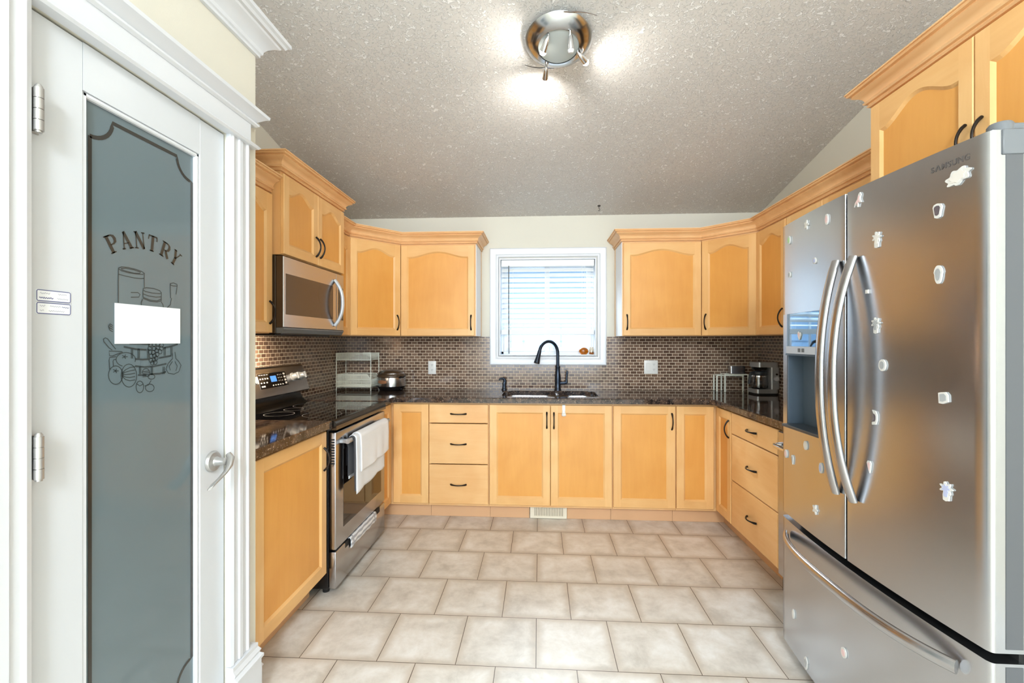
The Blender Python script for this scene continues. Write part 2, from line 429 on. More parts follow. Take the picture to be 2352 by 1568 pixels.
struct('floor', MB().box(XL - 0.1, YF - 0.1, -0.06, XR + 0.1, YB + 0.16, 0.0), M['floor'])
mb = MB()
mb.prism([(YB + 0.16, zc(YB) - 0.213 * 0.16), (0, ZR), (YF - 0.1, ZR), (YF - 0.1, ZR + 0.1), (0, ZR + 0.1), (YB + 0.16, zc(YB) + 0.08)], XL - 0.1, XR + 0.1, 'x')
struct('ceiling', mb, M['ceiling'])
WX0, WX1, WZ0, WZ1 = -0.352, 0.495, 1.213, 2.068      # sink window opening
ZB = 2.43
mb = MB()
mb.box(XL - 0.1, YB, 0, WX0, YB + 0.16, ZB); mb.box(WX1, YB, 0, XR + 0.1, YB + 0.16, ZB)
mb.box(WX0, YB, 0, WX1, YB + 0.16, WZ0); mb.box(WX0, YB, WZ1, WX1, YB + 0.16, ZB)
struct('wall_back', mb, M['wall'])
side = [(YF - 0.1, 0), (YB, 0), (YB, zc(YB) + 0.0), (0, ZR), (YF - 0.1, ZR)]
struct('wall_left', MB().prism(side, XL - 0.1, XL, 'x'), M['wall'])
struct('wall_right', MB().prism(side, XR, XR + 0.1, 'x'), M['wall'])
# wall behind the camera with a wide patio opening
mb = MB()
mb.box(XL, YF - 0.1, 0, -1.45, YF, ZR); mb.box(1.6, YF - 0.1, 0, XR, YF, ZR); mb.box(-1.45, YF - 0.1, 2.6, 1.6, YF, ZR); mb.box(-1.45, YF - 0.1, 0, 1.6, YF, 0.4)
struct('wall_front', mb, M['wall'])
mb = MB()
for x in (-1.45, -0.45, 0.55, 1.54): mb.box(x, YF - 0.07, 0.4, x + 0.06, YF - 0.02, 2.6, 0.004)
for z in (0.4, 2.54): mb.box(-1.45, YF - 0.069, z, 1.6, YF - 0.021, z + 0.06, 0.004)
struct('window_2', mb, M['trim'])
# pantry box: wall with the door opening, end wall, rear return and lid
DY0, DY1, DZ = 0.868, 1.476, 2.045
mb = MB()
mb.box(XP - 0.1, -0.6, 0, XP, DY0, 2.49); mb.box(XP - 0.1, DY1, 0, XP, YP, 2.49); mb.box(XP - 0.1, DY0, DZ, XP, DY1, 2.49)
mb.box(XL, YP - 0.1, 0, XP - 0.1, YP, 2.49); mb.box(XL, -0.6, 0, XP - 0.1, -0.5, 2.49); mb.box(XL, -0.5, 2.42, XP - 0.1, YP - 0.1, 2.49)
struct('wall_pantry', mb, M['wall'])

# crown round the pantry box
CROWN = [(0.0, 0.0), (0.012, 0.0), (0.012, 0.010), (0.018, 0.014), (0.020, 0.026), (0.030, 0.040), (0.046, 0.052), (0.060, 0.058), (0.064, 0.064), (0.074, 0.066), (0.080, 0.074), (0.090, 0.078), (0.090, 0.092), (0.0, 0.092)]
struct('trim_1', MB().sweep([(XP, -0.6), (XP, YP), (XL + 0.0, YP)], CROWN, 2.405), M['trim'], smooth=25)
# door casing: two fluted legs and a head with a cap
def casing_prof(w, t=0.020):
    return [(0, 0), (w, 0), (w, t * 0.8), (w - 0.012, t), (w - 0.02, t * 0.75), (w * 0.62, t * 0.75), (w * 0.58, t), (w * 0.42, t), (w * 0.38, t * 0.75), (0.02, t * 0.75), (0.012, t), (0, t * 0.8)]
def leg(y0, w, z0, z1):
    pr = casing_prof(w)
    return MB().prism([(XP + q[1], y0 + q[0]) for q in pr], z0, z1, 'z')
struct('trim_2', leg(DY1 - 0.004, 0.102, 0.235, DZ), M['trim'])
struct('trim_3', leg(DY0 - 0.1, 0.102, 0.235, DZ), M['trim'])
mb = MB().box(XP, DY0 - 0.1, DZ, XP + 0.021, DY1 + 0.098, DZ + 0.125, 0.002)
HEAD = [(0, 0), (0.024, 0.0), (0.032, 0.006), (0.032, 0.012), (0.024, 0.016), (0.030, 0.022), (0.044, 0.034), (0.056, 0.040), (0.058, 0.050), (0.0, 0.050)]
mb.sweep([(XP - 0.02, DY0 - 0.1), (XP, DY0 - 0.1), (XP, DY1 + 0.098), (XP - 0.02, DY1 + 0.098)], HEAD, DZ + 0.078)
BEAD = [(0, 0), (0.030, 0.0), (0.036, 0.006), (0.030, 0.013), (0, 0.013)]
mb.sweep([(XP - 0.02, DY0 - 0.1), (XP, DY0 - 0.1), (XP, DY1 + 0.098), (XP - 0.02, DY1 + 0.098)], BEAD, DZ - 0.001)
struct('trim_4', mb, M['trim'], smooth=25)
PL = [(0, 0), (0.034, 0), (0.034, 0.17), (0.040, 0.175), (0.040, 0.185), (0.030, 0.195), (0.034, 0.205), (0.026, 0.218), (0.026, 0.232), (0, 0.235)]
struct('trim_5', MB().sweep([(XP, DY1 - 0.006), (XP, DY1 + 0.104), (XP - 0.003, DY1 + 0.104)], PL, 0.0), M['trim'])
struct('trim_6', MB().sweep([(XP, DY0 - 0.104), (XP, DY0 + 0.002)], PL, 0.0), M['trim'])
BB = [(0, 0), (0.016, 0), (0.016, 0.115), (0.020, 0.12), (0.016, 0.128), (0.011, 0.136), (0.008, 0.15), (0, 0.15)]
struct('baseboard_pantry', MB().sweep([(XP, DY1 + 0.106), (XP, YP), (-1.12, YP)], BB, 0.0), M['trim'])
struct('baseboard_left', MB().sweep([(XP, -0.6), (XP, DY0 - 0.106)], BB, 0.0), M['trim'])
struct('baseboard_right', MB().sweep([(XR, 1.0), (XR, YF)], BB, 0.0), M['trim'])

# ---------------------------------------------------------------- pantry door
door = bpy.data.objects.new('door_1', None); COL.objects.link(door); door['kind'] = 'structure'
door.location = (XP - 0.006, 0.874, 0.008)
door['label'] = 'white pantry door with a tall frosted glass pane and satin lever'
# local: x = out of the wall, y along wall, z up
DW, DH = 0.596, 2.032
GY0, GY1, GZ0, GZ1 = 0.122, 0.486, 0.19, 1.920
mb = MB()
mb.box(-0.036, 0, 0, 0, GY0, DH, 0.002); mb.box(-0.036, GY1, 0, 0, DW, DH, 0.002)
mb.box(-0.036, GY0, 0, 0, GY1, GZ0); mb.box(-0.036, GY0, GZ1, 0, GY1, DH)
obj('door_leaf', mb, M['doorpaint'], door)
mb = MB()
for (y0, z0, y1, z1) in ((GY0, GZ0, GY0 + 0.012, GZ1), (GY1 - 0.012, GZ0, GY1, GZ1), (GY0, GZ1 - 0.012, GY1, GZ1), (GY0, GZ0, GY1, GZ0 + 0.012)):
    mb.box(-0.034, y0, z0, -0.002, y1, z1, 0.003)
obj('glazing_bead', mb, M['trim'], door)
obj('frosted_pane', MB().box(-0.020, GY0 + 0.008, GZ0 + 0.008, -0.013, GY1 - 0.008, GZ1 - 0.008), M['frost'], door)
GX = -0.0122
def pl(p): return (GX, p[0] - 0.874, p[1] - 0.008)        # world (y, z) on the pane
# etched border with scooped corners
y0, y1, z0, z1, r = 1.0234, 1.3428, 0.30, 1.892, 0.058
def border(d):
    a0, a1, b0, b1 = y0 + d, y1 - d, z0 + d, z1 - d
    pts = []
    for (cx, cz, s) in ((a0, b1, 270), (a1, b1, 180), (a1, b0, 90), (a0, b0, 0)):
        rr = r
        arc = [(cx + rr * math.cos(R(s + t)), cz + rr * math.sin(R(s + t))) for t in range(0, 91, 10)]
        if (cx, cz) == (a0, b1): arc = [(cx + rr * math.cos(R(-90 + t)), cz + rr * math.sin(R(-90 + t))) for t in range(0, 91, 10)]
        elif (cx, cz) == (a1, b1): arc = [(cx + rr * math.cos(R(180 + t)), cz + rr * math.sin(R(180 + t))) for t in range(0, 91, 10)]
        elif (cx, cz) == (a1, b0): arc = [(cx + rr * math.cos(R(90 + t)), cz + rr * math.sin(R(90 + t))) for t in range(0, 91, 10)]
        else: arc = [(cx + rr * math.cos(R(0 + t)), cz + rr * math.sin(R(0 + t))) for t in range(0, 91, 10)]
        pts += arc
    return pts
bo = border(0.0)
obj('etched_border', MB().ribbon(bo + [bo[0]], 0.0095, pl, 0), M['etch'], door)
# PANTRY in serif capitals set on an arc
LET = {
 'P': [([(.25, 0), (.25, 1)], .17), ([(.05, .03), (.48, .03)], .06), ([(.05, .97), (.5, .97)], .06), ([(.3, .97), (.6, .95), (.74, .86), (.78, .72), (.73, .57), (.58, .48), (.3, .46)], [.05, .08, .14, .17, .14, .08, .05])],
 'A': [([(.12, 0), (.42, 1)], .06), ([(.40, 1), (.74, 0)], .17), ([(.22, .33), (.64, .33)], .05), ([(0, .03), (.26, .03)], .06), ([(.55, .03), (.92, .03)], .06)],
 'N': [([(.15, 0), (.15, 1)], .06), ([(.15, 1), (.75, 0)], .17), ([(.75, 0), (.75, 1)], .06), ([(0, .03), (.3, .03)], .06), ([(0, .97), (.25, .97)], .06), ([(.6, .97), (.9, .97)], .06)],
 'T': [([(.4, 0), (.4, 1)], .17), ([(.03, .96), (.77, .96)], .07), ([(.06, .97), (.03, .70)], .06), ([(.74, .97), (.77, .70)], .06), ([(.22, .03), (.58, .03)], .06)],
 'Y': [([(.12, 1), (.42, .45)], .16), ([(.72, 1), (.42, .45)], .06), ([(.42, .5), (.42, 0)], .16), ([(.0, .97), (.28, .97)], .06), ([(.58, .97), (.86, .97)], .06), ([(.24, .03), (.6, .03)], .06)]}
LET['R'] = LET['P'] + [([(.5, .48), (.62, .3), (.86, .02)], [.1, .16, .15])]
mb = MB(); H_ = 0.0445; CY, CZ, RB = 1.180, 1.417, 0.197
for k, ch in enumerate('PANTRY'):
    ang = R(90 + 30.5 - k * 12.2)
    c = Vector((CY + RB * math.cos(ang), CZ + RB * math.sin(ang))); ex = Vector((math.sin(ang), -math.cos(ang))); ez = Vector((math.cos(ang), math.sin(ang)))
    for pts, w in LET[ch]:
        q = [c + ex * ((p[0] - 0.44) * H_ * 0.84) + ez * ((p[1] - 0.5) * H_) for p in pts]
        ww = [v * H_ * 1.15 for v in w] if isinstance(w, list) else w * H_ * 1.15
        mb.ribbon(q, ww, pl, 0)
obj('etched_lettering', mb, M['etch'], door)
ART = [[[1.0974,1.528],[1.1067,1.5325],[1.1256,1.5338],[1.148,1.5325],[1.1654,1.5296],[1.1734,1.5262],[1.1683,1.5221],[1.148,1.5206],[1.1256,1.5202],[1.1067,1.5222],[1.0982,1.5257],[1.0974,1.528]],[[1.1053,1.5281],[1.1174,1.5308],[1.1423,1.5303],[1.1624,1.5271],[1.1595,1.5233],[1.1423,1.5215],[1.1201,1.5231],[1.1067,1.5251],[1.1053,1.5281]],[[1.0974,1.5268],[1.0969,1.5122],[1.0966,1.494],[1.0966,1.4384]],[[1.1734,1.5262],[1.1728,1.5119],[1.1734,1.4875]],[[1.0969,1.5122],[1.1147,1.5104],[1.1423,1.5089],[1.1624,1.5099],[1.1728,1.5119]],[[1.1325,1.4689],[1.1537,1.4712],[1.1601,1.4667],[1.1566,1.4592],[1.1325,1.4564]],[[1.1707,1.4846],[1.1802,1.4875],[1.2048,1.4878],[1.2238,1.4841],[1.2296,1.4794],[1.2238,1.4755],[1.1985,1.4747],[1.1757,1.4766],[1.1698,1.4806],[1.1707,1.4846]],[[1.1695,1.4793],[1.1689,1.4702],[1.1695,1.46]],[[1.2296,1.4794],[1.229,1.455]],[[1.1689,1.4697],[1.1863,1.4655],[1.2111,1.4646],[1.229,1.4672]],[[1.1695,1.46],[1.1924,1.4544],[1.2142,1.4542],[1.229,1.4604]],[[1.1689,1.4574],[1.1924,1.4512],[1.2142,1.451],[1.2283,1.4555]],[[1.1683,1.4547],[1.1639,1.4454],[1.1639,1.4377]],[[1.2283,1.4536],[1.2352,1.4447],[1.2362,1.4367]],[[1.2602,1.5089],[1.2723,1.5124],[1.2863,1.5094],[1.2845,1.5044],[1.2705,1.5033],[1.2609,1.5054],[1.2602,1.5089]],[[1.2602,1.5075],[1.2609,1.4883],[1.262,1.4663]],[[1.2863,1.508],[1.2817,1.4794]],[[1.2484,1.4362],[1.2602,1.4468],[1.2654,1.4666]],[[1.0819,1.3797],[1.0743,1.3838],[1.0705,1.3782],[1.0743,1.3676],[1.0819,1.3642]],[[1.0731,1.3794],[1.0819,1.375]],[[1.0725,1.3747],[1.0819,1.3697]],[[1.0896,1.3199],[1.068,1.3462],[1.0619,1.3485],[1.057,1.345],[1.0582,1.3391],[1.0718,1.3237],[1.0806,1.3176]],[[1.112,1.3269],[1.148,1.3202],[1.1802,1.3178]],[[1.112,1.3246],[1.148,1.3179],[1.1802,1.3155]],[[1.2385,1.322],[1.2637,1.3266],[1.2881,1.3329]],[[1.2385,1.3195],[1.2637,1.3241],[1.2881,1.3303]],[[1.1284,1.3354],[1.1566,1.3345],[1.1924,1.3325]],[[1.1284,1.3331],[1.1566,1.3322],[1.1924,1.3302]],[[1.1452,1.2937],[1.1683,1.2916],[1.1893,1.2921]],[[1.1452,1.2915],[1.1683,1.2893],[1.1893,1.2897]],[[1.2206,1.2936],[1.2637,1.2989]],[[1.2206,1.2911],[1.2637,1.2964]],[[1.1452,1.2748],[1.1742,1.2707],[1.2048,1.2708],[1.2468,1.2762]],[[1.1452,1.2725],[1.1742,1.2684],[1.2048,1.2685],[1.2468,1.2738]],[[1.1537,1.2502],[1.1802,1.2483]],[[1.1537,1.2479],[1.1802,1.246]],[[1.1924,1.25],[1.2238,1.2491],[1.2451,1.2531]],[[1.1924,1.2477],[1.2238,1.2467],[1.2451,1.2506]],[[1.1339,1.3204],[1.1339,1.2946]],[[1.1378,1.3203],[1.1378,1.2945]],[[1.1537,1.3201],[1.1537,1.2939]],[[1.1578,1.32],[1.1578,1.2938]],[[1.1832,1.3196],[1.1832,1.2928]],[[1.1875,1.3195],[1.1875,1.2926]],[[1.2385,1.3242],[1.2385,1.2983]],[[1.2431,1.3241],[1.2431,1.2982]],[[1.262,1.3239],[1.262,1.2976]],[[1.2668,1.3238],[1.2668,1.2975]],[[1.1581,1.2716],[1.1581,1.2517]],[[1.1622,1.2713],[1.1622,1.2514]],[[1.1955,1.2695],[1.1955,1.249]],[[1.1998,1.2693],[1.1998,1.2487]],[[1.2352,1.2673],[1.2352,1.2462]],[[1.2398,1.267],[1.2398,1.2458]],[[1.1985,1.3299],[1.1967,1.3254],[1.1924,1.3236],[1.1881,1.3255],[1.1863,1.33],[1.1881,1.3344],[1.1924,1.3362],[1.1967,1.3344],[1.1985,1.3299]],[[1.2111,1.3311],[1.2092,1.3266],[1.2048,1.3248],[1.2004,1.3267],[1.1985,1.3312],[1.2004,1.3357],[1.2048,1.3375],[1.2092,1.3356],[1.2111,1.3311]],[[1.2238,1.331],[1.2219,1.3265],[1.2174,1.3247],[1.2129,1.3266],[1.2111,1.3311],[1.2129,1.3356],[1.2174,1.3375],[1.2219,1.3356],[1.2238,1.331]],[[1.2368,1.3288],[1.2349,1.3242],[1.2303,1.3224],[1.2257,1.3243],[1.2238,1.3289],[1.2257,1.3334],[1.2303,1.3353],[1.2349,1.3334],[1.2368,1.3288]],[[1.197,1.3202],[1.1952,1.3157],[1.1908,1.314],[1.1865,1.3159],[1.1848,1.3204],[1.1865,1.3247],[1.1908,1.3265],[1.1952,1.3246],[1.197,1.3202]],[[1.2111,1.32],[1.2092,1.3155],[1.2048,1.3137],[1.2004,1.3156],[1.1985,1.3201],[1.2004,1.3246],[1.2048,1.3264],[1.2092,1.3245],[1.2111,1.32]],[[1.2238,1.3216],[1.2219,1.3171],[1.2174,1.3153],[1.2129,1.3173],[1.2111,1.3218],[1.2129,1.3263],[1.2174,1.3281],[1.2219,1.3262],[1.2238,1.3216]],[[1.2362,1.3196],[1.2342,1.315],[1.2296,1.3132],[1.2251,1.3152],[1.2232,1.3198],[1.2251,1.3243],[1.2296,1.3261],[1.2342,1.3242],[1.2362,1.3196]],[[1.1985,1.3101],[1.1967,1.3057],[1.1924,1.304],[1.1881,1.3059],[1.1863,1.3104],[1.1881,1.3148],[1.1924,1.3166],[1.1967,1.3146],[1.1985,1.3101]],[[1.2085,1.3086],[1.2067,1.3041],[1.2023,1.3024],[1.1979,1.3044],[1.1961,1.3089],[1.1979,1.3133],[1.2023,1.3151],[1.2067,1.3131],[1.2085,1.3086]],[[1.22,1.3137],[1.2181,1.3092],[1.2136,1.3074],[1.2091,1.3094],[1.2073,1.3139],[1.2091,1.3184],[1.2136,1.3202],[1.2181,1.3182],[1.22,1.3137]],[[1.2319,1.3102],[1.23,1.3056],[1.2254,1.3039],[1.2209,1.3059],[1.219,1.3105],[1.2209,1.315],[1.2254,1.3168],[1.23,1.3148],[1.2319,1.3102]],[[1.2016,1.2982],[1.1998,1.2938],[1.1955,1.2921],[1.1911,1.2941],[1.1893,1.2986],[1.1911,1.303],[1.1955,1.3047],[1.1998,1.3027],[1.2016,1.2982]],[[1.2126,1.2992],[1.2108,1.2947],[1.2063,1.293],[1.2019,1.295],[1.2001,1.2996],[1.2019,1.304],[1.2063,1.3057],[1.2108,1.3037],[1.2126,1.2992]],[[1.2212,1.3029],[1.2194,1.2984],[1.2149,1.2967],[1.2104,1.2987],[1.2085,1.3033],[1.2104,1.3077],[1.2149,1.3095],[1.2194,1.3075],[1.2212,1.3029]],[[1.2007,1.2869],[1.1989,1.2825],[1.1945,1.2808],[1.1902,1.2829],[1.1884,1.2874],[1.1902,1.2918],[1.1945,1.2934],[1.1989,1.2914],[1.2007,1.2869]],[[1.2111,1.288],[1.2092,1.2836],[1.2048,1.2819],[1.2004,1.284],[1.1985,1.2885],[1.2004,1.2929],[1.2048,1.2946],[1.2092,1.2926],[1.2111,1.288]],[[1.218,1.2923],[1.2162,1.2878],[1.2117,1.2862],[1.2072,1.2882],[1.2054,1.2928],[1.2072,1.2972],[1.2117,1.2989],[1.2162,1.2969],[1.218,1.2923]],[[1.2054,1.2795],[1.2036,1.2751],[1.1992,1.2735],[1.1948,1.2756],[1.193,1.2801],[1.1948,1.2845],[1.1992,1.2862],[1.2036,1.2841],[1.2054,1.2795]],[[1.2149,1.2804],[1.213,1.276],[1.2085,1.2743],[1.2041,1.2764],[1.2023,1.281],[1.2041,1.2854],[1.2085,1.2871],[1.213,1.285],[1.2149,1.2804]],[[1.1086,1.2757],[1.1029,1.2779],[1.0981,1.2808],[1.0943,1.2844],[1.0919,1.2884],[1.0909,1.2926],[1.0914,1.2967],[1.0933,1.3007],[1.0965,1.3042],[1.101,1.307],[1.1064,1.3091],[1.1125,1.3103],[1.1189,1.3105],[1.1254,1.3097],[1.1315,1.3079],[1.137,1.3052],[1.1414,1.3018],[1.1445,1.2978],[1.1461,1.2934],[1.1461,1.289],[1.1446,1.2848]],[[1.1096,1.2522],[1.1086,1.2449],[1.1057,1.2385],[1.1013,1.2336],[1.0957,1.2307],[1.0896,1.2301],[1.0836,1.2319],[1.0782,1.2357],[1.0739,1.2412],[1.0712,1.2479],[1.0703,1.2552],[1.0712,1.2623],[1.0739,1.2686],[1.0782,1.2735],[1.0836,1.2765],[1.0896,1.2773],[1.0957,1.2758],[1.1013,1.2721],[1.1057,1.2666],[1.1086,1.2597],[1.1096,1.2522]],[[1.15,1.248],[1.1489,1.2385],[1.1455,1.2302],[1.1404,1.2239],[1.134,1.2202],[1.127,1.2194],[1.12,1.2216],[1.1138,1.2265],[1.109,1.2335],[1.1059,1.2421],[1.1048,1.2514],[1.1059,1.2605],[1.109,1.2686],[1.1138,1.2749],[1.12,1.2789],[1.127,1.28],[1.134,1.2782],[1.1404,1.2735],[1.1455,1.2664],[1.1489,1.2576],[1.15,1.248]],[[1.1067,1.2571],[1.1174,1.2658],[1.1297,1.2707],[1.1452,1.2723]],[[1.1067,1.2554],[1.1174,1.2594],[1.1297,1.2619],[1.1452,1.2635]],[[1.1067,1.2537],[1.1174,1.2529],[1.1297,1.2532],[1.1452,1.2546]],[[1.1067,1.252],[1.1174,1.2464],[1.1297,1.2445],[1.1452,1.2458]],[[1.1067,1.2503],[1.1174,1.24],[1.1297,1.2358],[1.1452,1.237]],[[1.1147,1.2998],[1.1234,1.2995]],[[1.1147,1.2998],[1.1174,1.2941]],[[1.1147,1.2998],[1.1078,1.2966]],[[1.1147,1.2998],[1.1078,1.3035]],[[1.1147,1.2998],[1.1174,1.3053]],[[1.0896,1.2645],[1.0979,1.264]],[[1.0896,1.2645],[1.0922,1.2589]],[[1.0896,1.2645],[1.083,1.2616]],[[1.0896,1.2645],[1.083,1.2684]],[[1.0896,1.2645],[1.0922,1.2699]],[[1.2671,1.3058],[1.2688,1.2891],[1.2535,1.2759],[1.2451,1.2599],[1.2535,1.2471],[1.274,1.2428],[1.2916,1.2486],[1.3006,1.2679],[1.2916,1.2797],[1.281,1.2886],[1.2775,1.3083]],[[1.2688,1.2807],[1.2569,1.2675],[1.2602,1.2549]],[[1.2775,1.2803],[1.2863,1.2659],[1.281,1.2521]],[[1.1713,1.2155],[1.1707,1.2106],[1.169,1.2063],[1.1664,1.2031],[1.1631,1.2012],[1.1595,1.2008],[1.1559,1.202],[1.1527,1.2046],[1.1502,1.2083],[1.1486,1.2129],[1.148,1.2178],[1.1486,1.2226],[1.1502,1.2268],[1.1527,1.23],[1.1559,1.232],[1.1595,1.2325],[1.1631,1.2314],[1.1664,1.2288],[1.169,1.2251],[1.1707,1.2205],[1.1713,1.2155]],[[1.2051,1.2094],[1.2044,1.2062],[1.2023,1.2035],[1.1992,1.2015],[1.1952,1.2004],[1.1908,1.2004],[1.1865,1.2014],[1.1826,1.2033],[1.1796,1.2059],[1.1776,1.209],[1.1769,1.2123],[1.1776,1.2154],[1.1796,1.2181],[1.1826,1.2201],[1.1865,1.2212],[1.1908,1.2213],[1.1952,1.2204],[1.1992,1.2186],[1.2023,1.2159],[1.2044,1.2128],[1.2051,1.2094]],[[1.1668,1.2531],[1.1672,1.256],[1.1681,1.2587],[1.1695,1.2611],[1.1715,1.263],[1.1738,1.2644],[1.1764,1.2651],[1.1791,1.2652],[1.1818,1.2646],[1.1844,1.2634],[1.1867,1.2615],[1.1886,1.2592],[1.1899,1.2565],[1.1907,1.2536],[1.1908,1.2506],[1.1903,1.2477],[1.1892,1.245]],[[1.2073,1.2405],[1.2067,1.2384],[1.2051,1.2366],[1.2026,1.2353],[1.1995,1.2346],[1.1961,1.2345],[1.1926,1.2351],[1.1896,1.2364],[1.1872,1.2381],[1.1856,1.2401],[1.1851,1.2422],[1.1856,1.2443],[1.1872,1.246],[1.1896,1.2474],[1.1926,1.2481],[1.1961,1.2482],[1.1995,1.2476],[1.2026,1.2464],[1.2051,1.2447],[1.2067,1.2427],[1.2073,1.2405]],[[1.1494,1.2265],[1.1595,1.2192],[1.1698,1.2233]],[[1.1742,1.2177],[1.1863,1.2192],[1.1955,1.2314]],[[1.1683,1.2569],[1.1893,1.2581]],[[1.1683,1.2522],[1.1893,1.2534]],[[1.1683,1.2476],[1.1893,1.2487]],[[1.1683,1.243],[1.1893,1.244]],[[1.1093,1.3122],[1.0806,1.3028],[1.0731,1.304],[1.0718,1.3154],[1.1067,1.3135]],[[1.0736,1.2691],[1.0718,1.2918],[1.0736,1.2993],[1.0909,1.3006]],[[1.0837,1.2769],[1.0824,1.2889],[1.0845,1.2931],[1.0909,1.2938]]]
mb = MB()
for line in ART: mb.ribbon(line, 0.0023, pl, 0)
obj('etched_still_life', mb, M['etchthin'], door)
# satin lever handle
lv = obj('lever_handle', MB().lathe([(0.0, 0.0), (0.034, 0.0), (0.034, 0.004), (0.030, 0.010), (0.016, 0.014), (0.013, 0.020), (0.012, 0.045), (0.0, 0.046)], 28, mat=Matrix.Rotation(PI / 2, 4, 'Y')), M['nickel'], door, 40, loc=(0.0005, 0.540, 0.940))
path = [(0.040, 0.020, 0.020), (0.052, 0.016, 0.008), (0.056, 0.004, -0.012), (0.054, -0.012, -0.030), (0.049, -0.034, -0.046), (0.047, -0.056, -0.056), (0.050, -0.072, -0.061), (0.054, -0.080, -0.062)]
obj('lever_grip', MB().tube(path, [(0.010, 0.008), (0.014, 0.010), (0.015, 0.009), (0.013, 0.006), (0.012, 0.005), (0.015, 0.005), (0.015, 0.004), (0.008, 0.003)], 14), M['nickel'], lv, 60)
for z in (1.770, 1.043):
    mb = MB()
    for k in range(4): mb.lathe([(0, 0.0), (0.0085, 0.0), (0.0085, 0.0212), (0, 0.0212)], 16, (0.0235, 0.008, 0.001 + k * 0.0226))
    mb.lathe([(0, -0.004), (0.006, -0.003), (0.007, 0.093), (0.004, 0.098), (0, 0.099)], 12, (0.0235, 0.008, 0))
    mb.box(0.0004, 0.006, 0, 0.022, 0.010, 0.0915); mb.box(0.0004, 0.006, 0, 0.0024, 0.026, 0.0915)
    obj('hinge', mb, M['nickel'], door, 40, loc=(0, 0, z))

# ---------------------------------------------------------------- sink window
win = bpy.data.objects.new('window_1', None); COL.objects.link(win); win['kind'] = 'structure'
win.location = ((WX0 + WX1) / 2, YB, WZ0); win['label'] = 'white sliding window over the sink'
cx = (WX0 + WX1) / 2
def rel(mb): mb.v = [(p[0] - cx, p[1] - YB, p[2] - WZ0) for p in mb.v]; return mb
def framed(ax0, az0, ax1, az1, prof):
    """picture-frame moulding: profile (in-from-outer-edge, out-from-wall)"""
    mb = MB(); n = len(prof); vs = []
    for (sx, sz, bx, bz) in ((1, 1, ax0, az0), (-1, 1, ax1, az0), (-1, -1, ax1, az1), (1, -1, ax0, az1)):
        for q in prof: vs.append((bx + sx * q[0], YB - q[1], bz + sz * q[0]))
    fs = []
    for i in range(4):
        for j in range(n): fs.append((i * n + j, i * n + (j + 1) % n, ((i + 1) % 4) * n + (j + 1) % n, ((i + 1) % 4) * n + j))
    return mb.add(vs, fs)
CP = [(0, 0.0), (0, 0.020), (0.008, 0.024), (0.030, 0.022), (0.040, 0.018), (0.052, 0.018), (0.058, 0.014), (0.070, 0.012), (0.076, 0.006), (0.078, 0.0)]
obj('window_casing', rel(framed(-0.430, 1.135, 0.577, 2.150, CP)), M['trim'], win, 25)
mb = MB()
e = 0.002
mb.box(WX0 + e, YB - 0.002, WZ0 + e, WX0 + 0.014, YB + 0.098, WZ1 - e); mb.box(WX1 - 0.014, YB - 0.002, WZ0 + e, WX1 - e, YB + 0.098, WZ1 - e)
mb.box(WX0 + 0.014, YB - 0.002, WZ1 - 0.014, WX1 - 0.014, YB + 0.098, WZ1 - e); mb.box(WX0 + 0.014, YB - 0.012, WZ0 + e, WX1 - 0.014, YB + 0.098, WZ0 + 0.014, 0.002)
obj('window_jamb', rel(mb), M['trim'], win)
fx0, fx1, fz0, fz1 = WX0 + 0.015, WX1 - 0.015, WZ0 + 0.015, WZ1 - 0.015
def sash(x0, x1, y, w, nm, pnm):
    mb = MB()
    mb.box(x0, y, fz0 + 0.02, x0 + w, y + 0.024, fz1 - 0.02, 0.003); mb.box(x1 - w, y, fz0 + 0.02, x1, y + 0.024, fz1 - 0.02, 0.003)
    mb.box(x0 + w, y, fz0 + 0.02, x1 - w, y + 0.024, fz0 + 0.02 + w, 0.003); mb.box(x0 + w, y, fz1 - 0.02 - w, x1 - w, y + 0.024, fz1 - 0.02, 0.003)
    s_ = obj(nm, rel(mb), M['trim'], win)
    obj(pnm, rel(MB().box(x0 + w - 0.004, y + 0.010, fz0 + 0.016 + w, x1 - w + 0.004, y + 0.014, fz1 - 0.016 - w)), M['pane'], s_)
mb = MB()
mb.box(fx0, YB + 0.095, fz0, fx1, YB + 0.155, fz0 + 0.02); mb.box(fx0, YB + 0.095, fz1 - 0.02, fx1, YB + 0.155, fz1)
mb.box(fx0, YB + 0.095, fz0, fx0 + 0.018, YB + 0.155, fz1); mb.box(fx1 - 0.018, YB + 0.095, fz0, fx1, YB + 0.155, fz1)
obj('window_frame', rel(mb), M['trim'], win)
sash(fx0 + 0.018, 0.085, YB + 0.126, 0.034, 'fixed_sash', 'window_pane')
sash(0.050, fx1 - 0.018, YB + 0.098, 0.042, 'sliding_sash', 'window_pane')

# neighbouring house seen through the glass
nb = thing('neighbouring_house', 'pale blue lap siding of the house next door, outside the sink window', 'house', (0.1, 6.6, -1.2))
mb = MB()
z = 0.0
for k in range(24):
    mb.prism([(0.0, z), (0.0, z + 0.155), (-0.018, z + 0.0)], -4, 4, 'x'); z += 0.15
mb.box(-4, 0.001, 0, 4, 0.3, z)
obj('siding', mb, M['siding'], nb)
mb = MB(); mb.prism([(-0.45, z - 0.02), (2.6, z + 1.3), (2.6, z + 1.42), (-0.45, z + 0.12)], -4.2, 4.2, 'x')
obj('roof', mb, M['grey'], nb)

